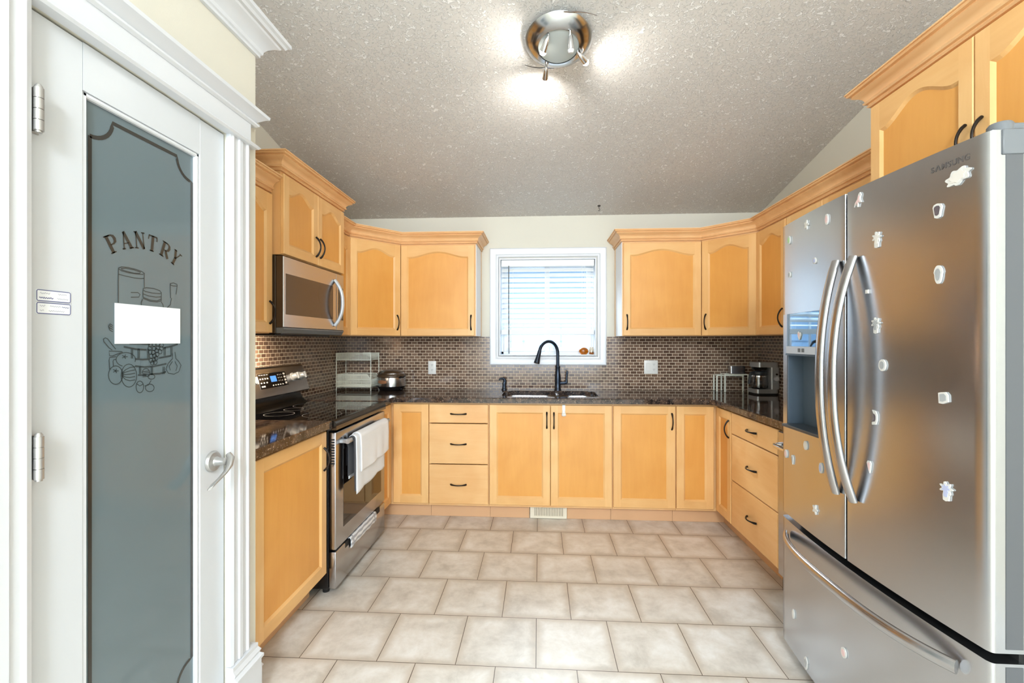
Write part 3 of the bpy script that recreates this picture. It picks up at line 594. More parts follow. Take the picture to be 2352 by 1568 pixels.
# ---------------------------------------------------------------- blind
bl = thing('window_blind', 'white two-inch slatted blind lowered over most of the sink window', 'blind', (cx, YB + 0.045, WZ1 - 0.014))
bw = 0.405
obj('headrail', MB().box(-bw, -0.028, -0.058, bw, 0.024, -0.001, 0.003), M['slat'], bl)
mb = MB(); zs = [-0.085 - 0.0452 * i for i in range(12)]
zs += [-0.085 - 0.0452 * 11 - 0.03, -0.085 - 0.0452 * 11 - 0.042]
zs = [q for q in zs if q > -0.600]
for i, zz in enumerate(zs):
    tilt = R(42) if i < 11 else R(8)
    prof = []
    for t in range(7):
        u = (t / 6 - 0.5) * 0.05; h = 0.003 * (1 - (2 * t / 6 - 1) ** 2)
        prof.append((u * math.cos(tilt) - h * math.sin(tilt), u * math.sin(tilt) + h * math.cos(tilt)))
    top = [(p[0] - 0.002, p[1] + zz) for p in prof]; bot = [(p[0] - 0.002, p[1] + zz - 0.0028) for p in prof[::-1]]
    mb.prism(top + bot, -bw + 0.003, bw - 0.003, 'x')
obj('slats', mb, M['slat'], bl, 50)
obj('bottom_rail', MB().box(-bw, -0.027, -0.655, bw, 0.025, -0.612, 0.004), M['slat'], bl)
for x in (-0.30, 0.30): obj('lift_cord', MB().tube([(x, -0.030, -0.05), (x, -0.030, -0.63)], 0.0011, 5), M['wire'], bl)
mb = MB()
mb.tube([(0.325, -0.032, -0.05), (0.325, -0.032, -0.26), (0.317, -0.033, -0.30), (0.316, -0.033, -0.36)], 0.0013, 5)
obj('pull_cord', mb, M['wire'], bl)
obj('tilt_wand', MB().tube([(-0.338, -0.034, -0.052), (-0.338, -0.036, -0.40), (-0.336, -0.034, -0.822)], 0.0042, 8), M['grey'], bl)

# ================================================================ cabinets
# cabinet frame: x left-to-right seen from the front, y into the carcass, z up; carcass front at y = 0, doors in front of it
RZ = {'back': 0.0, 'left': PI / 2, 'right': -PI / 2}
PULL = MB()
def pull_mesh():
    n = 14; L = 0.118; path = []; rad = []
    for i in range(n + 1):
        t = i / n; u = 2 * t - 1
        path.append((0, -0.004 - 0.026 * (1 - u * u), (t - 0.5) * L))
        e = abs(u)
        w = 0.0042 + 0.0042 * max(0, (e - 0.45) / 0.55) ** 1.5
        if e > 0.97: w *= 0.75
        rad.append((0.0042 + 0.0015 * e, w))
    path[0] = (0, -0.0012, -0.5 * L); path[-1] = (0, -0.0012, 0.5 * L)
    return MB().tube(path, rad, 10, up=(0, -1, 0))
_pull = None
def pull(parent, x, z, horiz=False, y=-0.0205):
    """black bow pull on a door or drawer front (child of the front it is screwed to)"""
    global _pull
    if _pull is None:
        o = obj('handle', pull_mesh(), M['pull'], parent, 50); _pull = o.data
    else:
        o = bpy.data.objects.new('handle', _pull); COL.objects.link(o); o.parent = parent
    o.location = (x, y, z)
    if horiz: o.rotation_euler = (0, PI / 2, 0)
    return o

def door_mb(w, h, arch=0.0, st=0.052, rl=0.056, t=0.020):
    mb = MB(); x0, x1, z0 = st, w - st, rl
    zt = h - rl * (0.98 if arch else 1.0)                     # crown of the opening
    zs = zt - arch                         # its shoulders
    # inner contour, counter-clockwise from lower left
    inner = [(x0, z0), (x1, z0), (x1, zs)]
    top = []
    if arch:
        N = 24; half = (x1 - x0) / 2; fl = 0.12
        for i in range(1, N):
            u = 1 - 2 * i / N
            a = abs(u)
            if a > 1 - fl: k = 0.0
            else: k = 0.5 + 0.5 * math.cos(PI * a / (1 - fl)); k = k ** 0.8
            top.append(((x0 + x1) / 2 + u * half, zs + arch * k))
    inner += top + [(x0, zs)]
    def inset(d):
        n = len(inner); out = []
        for i in range(n):
            a = Vector(inner[i - 1]); p = Vector(inner[i]); c = Vector(inner[(i + 1) % n])
            e1 = (p - a).normalized(); e2 = (c - p).normalized()
            n1 = Vector((-e1.y, e1.x)); n2 = Vector((-e2.y, e2.x))
            m_ = (n1 + n2) / max(0.35, 1 + n1.dot(n2))
            q = p + m_ * d; out.append((q.x, q.y))
        return out
    ch = 0.003
    F = -t
    # outer skin: sides and chamfer
    ob = [(0, 0), (w, 0), (w, h), (0, h)]; oi = [(ch, ch), (w - ch, ch), (w - ch, h - ch), (ch, h - ch)]
    vs = [(p[0], -0.001, p[1]) for p in ob] + [(p[0], F + ch, p[1]) for p in ob] + [(p[0], F, p[1]) for p in oi]
    fs = [(3, 2, 1, 0)]
    for i in range(4):
        j = (i + 1) % 4
        fs += [(i, j, 4 + j, 4 + i), (4 + i, 4 + j, 8 + j, 8 + i)]
    mb.add(vs, fs, 0)
    # stiles (0) and rails (1)
    mb.add([(ch, F, ch), (x0, F, ch), (x0, F, z0), (x0, F, zs), (x0, F, h - ch), (ch, F, h - ch)], [(0, 1, 2, 3, 4, 5)], 0)
    mb.add([(x1, F, ch), (w - ch, F, ch), (w - ch, F, h - ch), (x1, F, h - ch), (x1, F, zs), (x1, F, z0)], [(0, 1, 2, 3, 4, 5)], 0)
    mb.add([(x0, F, ch), (x1, F, ch), (x1, F, z0), (x0, F, z0)], [(0, 1, 2, 3)], 1)
    arcp = [(x1, zs)] + top + [(x0, zs)]
    vs = [(p[0], F, p[1]) for p in arcp] + [(p[0], F, h - ch) for p in arcp]; n = len(arcp)
    mb.add(vs, [(i, n + i, n + i + 1, i + 1) for i in range(n - 1)], 1)
    # sticking: small step, then a slope to the panel
    L0 = [(p[0], F, p[1]) for p in inner]; i1 = inset(0.003); i2 = inset(0.011); n = len(inner)
    L1 = [(p[0], F + 0.0025, p[1]) for p in i1]; L2 = [(p[0], F + 0.009, p[1]) for p in i2]
    fs = []
    for a in (0, n):
        for i in range(n): fs.append((a + i, a + (i + 1) % n, a + n + (i + 1) % n, a + n + i))
    o = len(mb.v); mb.v += L0 + L1 + L2
    for f in fs: mb.f.append(tuple(q + o for q in f))
    nb_ = n
    for k_ in range(2):
        for i in range(n):
            hor = abs(inner[i][1] - inner[(i + 1) % n][1]) < 0.5 * abs(inner[i][0] - inner[(i + 1) % n][0])
            mb.m.append(1 if hor else 0)
    mb.add(L2, [tuple(range(n))], 2)
    return mb

def cab_door(parent, x, z, w, h, arch=0.0, handle=None, **k):
    d = obj('door', door_mb(w, h, arch, **k), [M['frame'], M['rail'], M['panel']], parent, loc=(x, 0, z))
    if handle: pull(d, handle[0], handle[1])
    return d

def drawer_front(parent, x, z, w, h):
    d = obj('drawer', MB().box(0, -0.020, 0, w, -0.001, h, 0.005, seg=2), M['drawer'], parent, loc=(x, 0, z))
    pull(d, w / 2, h / 2, True)
    return d

def carcass(parent, w, d, z0, z1, top=True, shell=0.016):
    mb = MB()
    mb.box(0, 0, z0, shell, d, z1); mb.box(w - shell, 0, z0, w, d, z1); mb.box(shell, 0.0, z0, w - shell, d, z0 + shell); mb.box(shell, d - 0.008, z0 + shell, w - shell, d, z1)
    mb.box(shell, 0, z1 - 0.03, w - shell, 0.016, z1)
    if top: mb.box(shell, 0.016, z1 - shell, w - shell, d - 0.008, z1)
    return obj('carcass', mb, M['carcass'], parent)

def toe(parent, w, z1=0.108, y=0.075, x0=0.0, x1=None):
    return obj('toe_kick', MB().box(x0, y, 0.001, w if x1 is None else x1, y + 0.016, z1), M['toe'], parent)

# ---- base cabinets (door faces: left x -1.11, back y 3.34, right x 1.27)
G = 'maple base cabinets'
BZ0, BZ1, DZ0, DH_ = 0.11, 0.884, 0.127, 0.743
c = thing('base_cabinet', 'single-door maple base cabinet between the pantry wall and the stove', 'cabinet', (-1.13, 1.640, 0), RZ['left'], G)
carcass(c, 0.665, 0.59, BZ0, BZ1); toe(c, 0.665)
cab_door(c, 0.070, DZ0, 0.592, DH_, handle=(0.560, 0.605))
obj('filler_strip', MB().box(0.0, -0.018, DZ0, 0.068, -0.001, DZ0 + DH_), M['frame'], c)

c = thing('corner_base_cabinet', 'maple corner base cabinet with narrow folding doors, right of the stove', 'cabinet', (-1.13, 3.36, 0), 0, G)
mb = MB(); mb.box(0.0, 0.0, BZ0, 0.300, 0.57, BZ1); mb.box(-0.595, -0.262, BZ0, 0.0, 0.57, BZ1)
obj('carcass', mb, M['carcass'], c)
obj('toe_kick', MB().box(-0.075, 0.075, 0.001, 0.30, 0.09, 0.108).box(-0.091, -0.262, 0.001, -0.075, 0.09, 0.108), M['toe'], c)
cab_door(c, 0.034, DZ0, 0.268, DH_)
d = cab_door(c, 0.0, DZ0, 0.232, DH_); d.location = (0.0, -0.256, DZ0); d.rotation_euler = (0, 0, PI / 2)

c = thing('drawer_cabinet', 'maple base cabinet of three drawers on the back wall, left of the sink doors', 'cabinet', (-0.828, 3.36, 0), 0, G)
carcass(c, 0.454, 0.57, BZ0, BZ1); toe(c, 0.454)
for z, h in ((0.127, 0.293), (0.426, 0.299), (0.731, 0.139)): drawer_front(c, 0.004, z, 0.446, h)

c = thing('sink_base_cabinet', 'wide maple base cabinet with two doors under the sink', 'cabinet', (-0.372, 3.36, 0), 0, G)
carcass(c, 0.908, 0.57, BZ0, BZ1, top=False); toe(c, 0.908, z1=0.108, x1=0.298); obj('toe_kick', MB().box(0.582, 0.075, 0.001, 0.908, 0.091, 0.108), M['toe'], c)
cab_door(c, 0.004, DZ0, 0.449, DH_, handle=(0.424, 0.632))
cab_door(c, 0.456, DZ0, 0.448, DH_, handle=(0.024, 0.630))

c = thing('base_cabinet', 'single-door maple base cabinet right of the sink doors', 'cabinet', (0.538, 3.36, 0), 0, G)
carcass(c, 0.452, 0.57, BZ0, BZ1); toe(c, 0.452)
cab_door(c, 0.004, DZ0, 0.444, DH_, handle=(0.418, 0.632))

c = thing('corner_base_cabinet', 'maple corner base cabinet with narrow folding doors, beside the right drawers', 'cabinet', (1.29, 3.36, 0), 0, G)
mb = MB(); mb.box(-0.298, 0.0, BZ0, 0.0, 0.57, BZ1); mb.box(0.0, -0.28, BZ0, 0.57, 0.57, BZ1)
obj('carcass', mb, M['carcass'], c)
obj('toe_kick', MB().box(-0.298, 0.075, 0.001, 0.075, 0.09, 0.108).box(0.075, -0.28, 0.001, 0.091, 0.09, 0.108), M['toe'], c)
cab_door(c, -0.296, DZ0, 0.264, DH_)
d = cab_door(c, 0, DZ0, 0.246, DH_, handle=(0.222, 0.625)); d.location = (0.0, -0.026, DZ0); d.rotation_euler = (0, 0, -PI / 2)

c = thing('drawer_cabinet', 'maple base cabinet of three drawers on the right wall, near the fridge', 'cabinet', (1.29, 3.078, 0), RZ['right'], G)
carcass(c, 0.592, 0.57, BZ0, BZ1); toe(c, 0.592)
for z, h in ((0.127, 0.293), (0.426, 0.299), (0.731, 0.139)): drawer_front(c, 0.004, z, 0.584, h)

c = thing('dishwasher', 'stainless dishwasher front with a bowed handle, tucked between the right drawers and fridge', 'dishwasher', (1.29, 2.480, 0), RZ['right'])
obj('body', MB().box(0, 0, 0.02, 0.435, 0.55, 0.882), M['black'], c)
obj('front_panel', MB().box(0.003, -0.026, 0.11, 0.432, -0.001, 0.868, 0.006), M['steelv'], c)
obj('handle', MB().tube([(0.03, -0.026, 0.80), (0.035, -0.060, 0.80), (0.06, -0.070, 0.80), (0.375, -0.070, 0.80), (0.40, -0.060, 0.80), (0.405, -0.026, 0.80)], 0.011, 10), M['chrome'], c, 50)

# ---- wall cabinets
G = 'maple wall cabinets'
UZ0, UZ1 = 1.382, 2.125
CROWNW = [(0, 0), (0.012, 0), (0.017, 0.005), (0.012, 0.011), (0.012, 0.014), (0.022, 0.016), (0.027, 0.022), (0.021, 0.028), (0.021, 0.031), (0.026, 0.040), (0.036, 0.050), (0.050, 0.056), (0.056, 0.061), (0.052, 0.066), (0.052, 0.068), (0.064, 0.070), (0.068, 0.074), (0.066, 0.079), (0.072, 0.080), (0.072, 0.086), (0, 0.086)]
def local_crown(c, path, z):
    obj('cornice', MB().sweep(path, CROWNW, z), M['crown'], c, 25)
def upper(label, loc, side, w, depth, z0, z1, doors, name='wall_cabinet', arch=0.043, top_gap=0.012):
    c = thing(name, label, 'cabinet', (loc[0], loc[1], z0), RZ[side], G)
    carcass(c, w, depth, 0, z1 - z0)
    for x, dw, hx in doors:
        h = z1 - z0 - top_gap - 0.004
        cab_door(c, x, 0.004, dw, h, arch, handle=(hx, 0.105) if hx else None, st=0.050, rl=0.052)
    return c
c = upper('maple wall cabinet beside the pantry wall, left of the microwave', (-1.42, 1.640, 0), 'left', 0.660, 0.312, UZ0, UZ1, [(0.004, 0.325, None), (0.332, 0.325, 0.298)])
local_crown(c, [(0.0, 0.0), (0.662, 0.0)], UZ1 - UZ0)
c = upper('tall deep maple wall cabinet with two doors directly above the microwave', (-1.365, 2.306, 0), 'left', 0.744, 0.368, 1.800, 2.240, [(0.004, 0.366, 0.342), (0.374, 0.366, 0.024)], arch=0.045)
local_crown(c, [(0.0, 0.366), (0.0, 0.0), (0.744, 0.0), (0.744, 0.366)], 0.440)
c = upper('narrow maple wall cabinet between the microwave and the left corner', (-1.42, 3.054, 0), 'left', 0.230, 0.312, UZ0, UZ1, [(0.003, 0.222, None)], arch=0.045)
# angled corner units
def corner(label, pts, dloc, drz, dw, hx):
    dloc = (dloc[0], dloc[1], UZ0)
    c = thing('corner_wall_cabinet', label, 'cabinet', dloc, drz, G)
    inv = Matrix.Rotation(-drz, 4, 'Z') @ Matrix.Translation(-Vector(dloc))
    P = [inv @ Vector((p[0], p[1], 0)) for p in pts]
    obj('carcass', MB().prism([(p.x, p.y) for p in P], 0, UZ1 - UZ0, 'z'), M['carcass'], c)
    cab_door(c, 0.008, 0.004, dw - 0.016, UZ1 - UZ0 - 0.016, 0.043, handle=(hx, 0.105), st=0.050, rl=0.052)
a = math.hypot(0.29, 0.305)
al = math.atan2(0.305, 0.29)
corner('angled maple corner wall cabinet above the wire rack', [(-1.42, 3.288), (-1.125, 3.606), (-1.125, 3.932), (-1.729, 3.932), (-1.729, 3.288)], (-1.42, 3.288, 0), math.atan2(0.318, 0.295), math.hypot(0.318, 0.295), math.hypot(0.318, 0.295) - 0.048)
c = upper('wide maple wall cabinet on the left of the sink window', (-1.122, 3.61, 0), 'back', 0.612, 0.322, UZ0, UZ1, [(0.006, 0.598, 0.572)], arch=0.043)
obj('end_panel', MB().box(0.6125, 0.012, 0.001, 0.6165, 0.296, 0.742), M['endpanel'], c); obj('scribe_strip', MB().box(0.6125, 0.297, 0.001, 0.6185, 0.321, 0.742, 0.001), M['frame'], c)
c = upper('wide maple wall cabinet on the right of the sink window', (0.655, 3.61, 0), 'back', 0.607, 0.322, UZ0, UZ1, [(0.006, 0.596, 0.026)], arch=0.043)
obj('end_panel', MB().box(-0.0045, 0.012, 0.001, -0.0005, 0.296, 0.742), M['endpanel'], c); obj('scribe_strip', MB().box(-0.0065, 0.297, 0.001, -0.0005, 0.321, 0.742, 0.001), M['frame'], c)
corner('angled maple corner wall cabinet above the coffee maker', [(1.265, 3.606), (1.56, 3.320), (1.861, 3.320), (1.861, 3.932), (1.265, 3.932)], (1.265, 3.606, 0), math.atan2(-0.286, 0.295), math.hypot(0.286, 0.295), 0.034)
c = upper('single-door maple wall cabinet on the right wall, its left edge at the corner', (1.56, 3.318, 0), 'right', 0.390, 0.301, UZ0, UZ1, [(0.006, 0.378, 0.350)], arch=0.043)
c = upper('two-door maple wall cabinet on the right wall, mostly hidden behind the fridge', (1.56, 2.926, 0), 'right', 0.860, 0.301, UZ0, UZ1, [(0.006, 0.358, 0.332), (0.368, 0.486, 0.03)], arch=0.043)
c = upper('high maple cabinet with two arched doors above the fridge', (1.40, 1.985, 0), 'right', 0.925, 0.462, 1.872, 2.325, [(0.012, 0.447, 0.422), (0.463, 0.450, 0.026)], arch=0.062)
local_crown(c, [(0.0, 0.460), (0.0, 0.0), (0.925, 0.0), (0.925, 0.460)], 0.453)
# continuous cornices over the runs
c = obj('cabinet_cornice', MB().sweep([(-1.42, 3.056), (-1.42, 3.288), (-1.122, 3.61), (-0.510, 3.61), (-0.510, 3.936)], CROWNW, UZ1 + 0.0005), M['crown'], None, 25)
tag(c, 'stepped maple cornice along the cabinets left of the window', 'cornice', 'maple cornices', 'thing')
c = obj('cabinet_cornice', MB().sweep([(0.655, 3.936), (0.655, 3.61), (1.264, 3.61), (1.56, 3.318), (1.56, 2.066)], CROWNW, UZ1 + 0.0005), M['crown'], None, 25)
tag(c, 'stepped maple cornice along the cabinets right of the window', 'cornice', 'maple cornices', 'thing')

# ---- worktops
def slab(outer, holes, z0, z1, e=0.005):
    """flat slab with eased top edge and cut-outs"""
    def off(loop, d):
        n = len(loop); A = sum(loop[i][0] * loop[(i + 1) % n][1] - loop[(i + 1) % n][0] * loop[i][1] for i in range(n))
        s = 1 if A > 0 else -1; out = []
        for i in range(n):
            a = Vector(loop[i - 1]); p = Vector(loop[i]); q = Vector(loop[(i + 1) % n])
            e1 = (p - a).normalized(); e2 = (q - p).normalized(); n1 = Vector((-e1.y, e1.x)) * s; n2 = Vector((-e2.y, e2.x)) * s
            m_ = (n1 + n2) / max(0.3, 1 + n1.dot(n2)); r_ = p + m_ * d; out.append((r_.x, r_.y))
        return out
    bm = bmesh.new(); caps = {}
    for z, d in ((z0, 0.0), (z1, e)):
        es = []
        for k, lp in enumerate([outer] + holes):
            q = off(lp, d if k == 0 else -d)
            vs = [bm.verts.new((p[0], p[1], z)) for p in q]
            es += [bm.edges.new((vs[i], vs[(i + 1) % len(vs)])) for i in range(len(vs))]
        bmesh.ops.triangle_fill(bm, use_beauty=True, edges=es)
    mb = MB().addbm(bm)
    for k, lp in enumerate([outer] + holes):
        q = off(lp, e if k == 0 else -e); n = len(lp)
        vs = [(p[0], p[1], z0) for p in lp] + [(p[0], p[1], z1 - e) for p in lp] + [(p[0], p[1], z1) for p in q]
        fs = []
        for a_ in (0, n):
            for i in range(n): fs.append((a_ + i, a_ + (i + 1) % n, a_ + n + (i + 1) % n, a_ + n + i))
        mb.add(vs, fs)
    return mb
def rrect(x0, y0, x1, y1, r, n=6):
    pts = []
    for cx_, cy_, s in ((x1 - r, y1 - r, 0), (x0 + r, y1 - r, 90), (x0 + r, y0 + r, 180), (x1 - r, y0 + r, 270)):
        for i in range(n + 1): t = R(s + 90 * i / n); pts.append((cx_ + r * math.cos(t), cy_ + r * math.sin(t)))
    return pts
ZC0, ZC1 = 0.886, 0.925
o = obj('worktop', slab([(XL + 0.002, 1.634), (-1.085, 1.634), (-1.085, 2.309), (XL + 0.002, 2.309)], [], ZC0, ZC1), M['granite'])
tag(o, 'short dark granite worktop between the pantry wall and the stove', 'countertop')
SX0, SX1, SY0, SY1 = -0.292, 0.456, 3.405, 3.805
outer = [(XL + 0.010, 3.098), (-1.085, 3.098), (-1.085, 3.285), (-1.055, 3.312), (1.215, 3.312), (1.245, 3.285), (1.245, 2.046), (XR - 0.010, 2.046), (XR - 0.010, YB - 0.010), (XL + 0.010, YB - 0.010)]
o = obj('worktop', slab(outer, [rrect(SX0, SY0, SX1, SY1, 0.10)], ZC0, ZC1), M['granite'])
tag(o, 'long dark speckled granite worktop running round the back corners under the window', 'countertop')

# ---- mosaic backsplash: one piece of tiling with three faces
bs = thing('tile_backsplash', 'brown brick mosaic backsplash round the worktops', 'backsplash', (0, 0, 0.925))
mb = MB()
ZT = 1.380 - 0.925
mb.box(XL + 0.009, YB - 0.008, 0.0, WX0 - 0.078, YB - 0.0005, ZT); mb.box(WX1 + 0.082, YB - 0.008, 0.0, XR - 0.009, YB - 0.0005, ZT); mb.box(WX0 - 0.078, YB - 0.008, 0.0, WX1 + 0.082, YB - 0.0005, 1.134 - 0.925)
obj('back_tiles', mb, M['mosx'], bs)
obj('side_tiles', MB().box(XL + 0.0005, 1.634, 0.0005, XL + 0.008, YB - 0.0005, ZT), M['mosy'], bs)
obj('side_tiles', MB().box(XR - 0.008, 2.05, 0.0005, XR - 0.0005, YB - 0.0005, ZT), M['mosy'], bs)

# ---- sink
sk = thing('kitchen_sink', 'undermounted stainless double-bowl sink below the window', 'sink', (0.08, 3.605, 0.885))
def bowl(x0, y0, x1, y1, depth):
    prof = [(0.0, 0.0), (0.004, -0.02), (0.008, -depth * 0.8), (0.02, -depth * 0.94), (0.05, -depth), (0.12, -depth - 0.004)]
    rings = [[(p[0], p[1], z) for p in rrect(x0 + d, y0 + d, x1 - d, y1 - d, max(0.012, 0.095 - d * 0.7))] for d, z in prof]
    n = len(rings[0]); vs = [p for q in rings for p in q]; fs = []
    for i in range(len(rings) - 1):
        for j in range(n): fs.append((i * n + j, i * n + (j + 1) % n, (i + 1) * n + (j + 1) % n, (i + 1) * n + j))
    fs.append(tuple((len(rings) - 1) * n + j for j in range(n)))
    return MB().add(vs, fs)
b1 = bowl(SX0 - 0.08, SY0 - 3.605, 0.062, SY1 - 3.605, 0.19); b2 = bowl(0.090, SY0 - 3.605, SX1 - 0.08, SY1 - 3.605, 0.17)
o1 = obj('bowl', b1, M['sinksteel'], sk, 50); o2 = obj('bowl', b2, M['sinksteel'], sk, 50)
obj('bowl_divider', MB().box(0.060, -0.185, -0.03, 0.092, 0.185, -0.004, 0.004, seg=2), M['sinksteel'], sk, 50)
for ob_, x in ((o1, -0.155), (o2, 0.233)):
    obj('drain', MB().lathe([(0, 0.0), (0.03, 0.0), (0.043, 0.004), (0.045, 0.002)], 24, (x, 0, -0.193 if x < 0 else -0.173)), M['chrome'], ob_, 40)

# ---- faucet
fa = thing('kitchen_faucet', 'dark gooseneck pull-down faucet behind the sink', 'faucet', (0.158, 3.862, 0.925))
obj('body', MB().lathe([(0, 0), (0.030, 0), (0.030, 0.006), (0.026, 0.012), (0.024, 0.06), (0.026, 0.10), (0.024, 0.13), (0.020, 0.145), (0.019, 0.19), (0.021, 0.196), (0.021, 0.204), (0.0, 0.206)], 24), M['bronze'], fa, 40)
dirx, diry = -0.80, -0.60
path = [(0, 0, 0.20), (0, 0, 0.29)]
rr = 0.098
for i in range(0, 15):
    t = PI * (i / 14) * 0.93; q = rr * (1 - math.cos(t)); path.append((dirx * q, diry * q, 0.31 + rr * math.sin(t) * 1.08))
obj('spout', MB().tube(path, 0.0135, 14, up=(0.6, -0.8, 0)), M['bronze'], fa, 60)
e0 = Vector(path[-1]); e1 = Vector(path[-2]); dd = (e0 - e1).normalized()
obj('spray_head', MB().tube([e0 - dd * 0.004, e0 + dd * 0.02, e0 + dd * 0.055, e0 + dd * 0.10, e0 + dd * 0.104], [0.0155, 0.0165, 0.019, 0.025, 0.022], 16, up=(0.6, -0.8, 0)), M['bronze'], fa, 40)
hb = obj('handle_stem', MB().tube([(0.018, 0, 0.062), (0.052, 0, 0.062), (0.072, 0, 0.066)], [0.014, 0.012, 0.016], 14), M['bronze'], fa, 40)
obj('lever', MB().tube([(0.072, 0, 0.058), (0.074, -0.002, 0.10), (0.078, -0.004, 0.150), (0.079, -0.004, 0.166)], [0.013, 0.0085, 0.011, 0.008], 12), M['bronze'], hb, 40)

sd = thing('soap_dispenser', 'small dark soap pump at the left end of the sink', 'soap dispenser', (-0.300, 3.868, 0.925))
obj('body', MB().lathe([(0, 0), (0.023, 0), (0.023, 0.005), (0.018, 0.012), (0.015, 0.035), (0.017, 0.05), (0.014, 0.066), (0, 0.067)], 20), M['bronze'], sd, 40)
obj('pump_spout', MB().tube([(0.006, 0, 0.060), (0.006, 0, 0.082), (0.0, -0.002, 0.092), (-0.012, -0.008, 0.098), (-0.034, -0.02, 0.097), (-0.042, -0.024, 0.082)], [0.014, 0.014, 0.013, 0.010, 0.007, 0.007], 12), M['bronze'], sd, 50)

# ================================================================ appliances
# ---- stove: x along the wall, y into the wall, front face at y = 0
st = thing('kitchen_stove', 'freestanding stainless electric stove with black glass top', 'stove', (-1.112, 2.322, 0), RZ['left'])
SW = 0.762
mb = MB().box(0.0, 0.0, 0.03, SW, 0.60, 0.898, 0.004)
for x in (0.04, SW - 0.04):
    for y in (0.03, 0.56): mb.lathe([(0, 0.001), (0.018, 0.001), (0.018, 0.03), (0, 0.03)], 12, (x, y, 0))
obj('body', mb, M['black'], st)
ct = obj('cooktop', MB().box(-0.002, -0.020, 0.899, SW + 0.002, 0.52, 0.921, 0.004, seg=2), M['blackglass'], st)
obj('front_lip', MB().prism([(-0.046, 0.872), (-0.046, 0.905), (-0.036, 0.920), (-0.020, 0.922), (-0.020, 0.872)], -0.002, SW + 0.002, 'x'), M['lip'], st, 40)
for x, y, r in ((0.20, 0.13, 0.105), (0.56, 0.13, 0.088), (0.20, 0.385, 0.080), (0.56, 0.385, 0.105), (0.38, 0.40, 0.055)):
    pts = [(x + r * math.cos(2 * PI * i / 48), y + r * math.sin(2 * PI * i / 48)) for i in range(49)]
    obj('burner_ring', MB().ribbon(pts, 0.0022, lambda p: (p[0], p[1], 0.9214), 0), M['ringgrey'], ct)
od = obj('oven_door', MB().box(0.004, -0.040, 0.236, SW - 0.004, -0.002, 0.858, 0.006, seg=2), M['steelv'], st, 40)
obj('oven_window', MB().box(0.095, -0.0412, 0.325, SW - 0.075, -0.0385, 0.752, 0.001), M['ovenglass'], od)
mb = MB()
for k in range(8): mb.box(0.215 + k * 0.048, -0.034, 0.8582, 0.252 + k * 0.048, -0.016, 0.8588)
obj('vent_slots', mb, M['rubber'], od); mb = MB()
for k in range(10): mb.box(0.0032, -0.034, 0.690 + k * 0.014, 0.0038, -0.012, 0.698 + k * 0.014)
obj('vent_slots', mb, M['rubber'], od)
mb = MB().tube([(0.05, -0.082, 0.802), (SW - 0.05, -0.082, 0.802)], 0.0135, 16)
for x in (0.06, SW - 0.06): mb.box(x - 0.012, -0.082, 0.792, x + 0.012, -0.038, 0.812, 0.003)
obj('oven_handle', mb, M['silver2'], od, 40)
dr = obj('warming_drawer', MB().box(0.004, -0.040, 0.032, SW - 0.004, -0.002, 0.226, 0.005, seg=2), M['steelv'], st, 40)
obj('drawer_grip', MB().box(0.12, -0.0405, 0.196, 0.66, -0.034, 0.2265), M['rubber'], dr)
# backguard: black foot, tilted steel panel
bgd = obj('backguard', MB().prism([(0.615, 0.905), (0.50, 0.921), (0.535, 0.95), (0.552, 0.985), (0.552, 1.02), (0.615, 1.02)], 0.012, SW - 0.025, 'x'), M['black'], st, 30)
pnl = obj('control_panel', MB().prism([(0.617, 1.000), (0.508, 1.000), (0.500, 1.010), (0.552, 1.172), (0.566, 1.182), (0.617, 1.182)], -0.002, SW + 0.002, 'x'), M['steelv'], st, 30)
# things on the sloping face: s = up the slope
ta = math.atan2(0.052, 0.162)
def onp(x, s, o=0.0): return (x, 0.500 + s * math.sin(ta) - o * math.cos(ta), 1.010 + s * math.cos(ta) + o * math.sin(ta))
def panel_quad(x0, s0, x1, s1, o0, o1):
    mb = MB(); vs = [onp(x, s, o) for o in (o0, o1) for x, s in ((x0, s0), (x1, s0), (x1, s1), (x0, s1))]
    return mb.add(vs, [(0, 1, 2, 3), (7, 6, 5, 4), (0, 1, 5, 4), (1, 2, 6, 5), (2, 3, 7, 6), (3, 0, 4, 7)])
obj('display_rim', panel_quad(0.232, 0.046, 0.530, 0.146, -0.002, 0.001), M['chrome'], pnl)
dsp = obj('display', panel_quad(0.236, 0.050, 0.526, 0.142, 0.0005, 0.0018), M['blackglass'], pnl)
obj('clock_screen', panel_quad(0.352, 0.085, 0.412, 0.122, 0.0015, 0.0022), M['screen'], dsp)
def marks(x0, s0, nx, ns, dx, ds, w, h):
    mb = MB()
    for i in range(nx):
        for j in range(ns):
            q = panel_quad(x0 + i * dx, s0 + j * ds, x0 + i * dx + w, s0 + j * ds + h, 0.0016, 0.0022); mb.add(q.v, q.f)
    obj('key_marks', mb, M['print'], dsp)
marks(0.245, 0.132, 4, 1, 0.024, 0.01, 0.017, 0.003); marks(0.245, 0.106, 4, 1, 0.024, 0.01, 0.012, 0.008); marks(0.245, 0.082, 3, 1, 0.028, 0.01, 0.013, 0.007); marks(0.245, 0.059, 2, 1, 0.02, 0.01, 0.016, 0.009)
marks(0.432, 0.084, 3, 3, 0.019, 0.019, 0.004, 0.007); marks(0.495, 0.062, 1, 4, 0.02, 0.020, 0.020, 0.012); marks(0.355, 0.060, 5, 1, 0.026, 0.01, 0.013, 0.006)
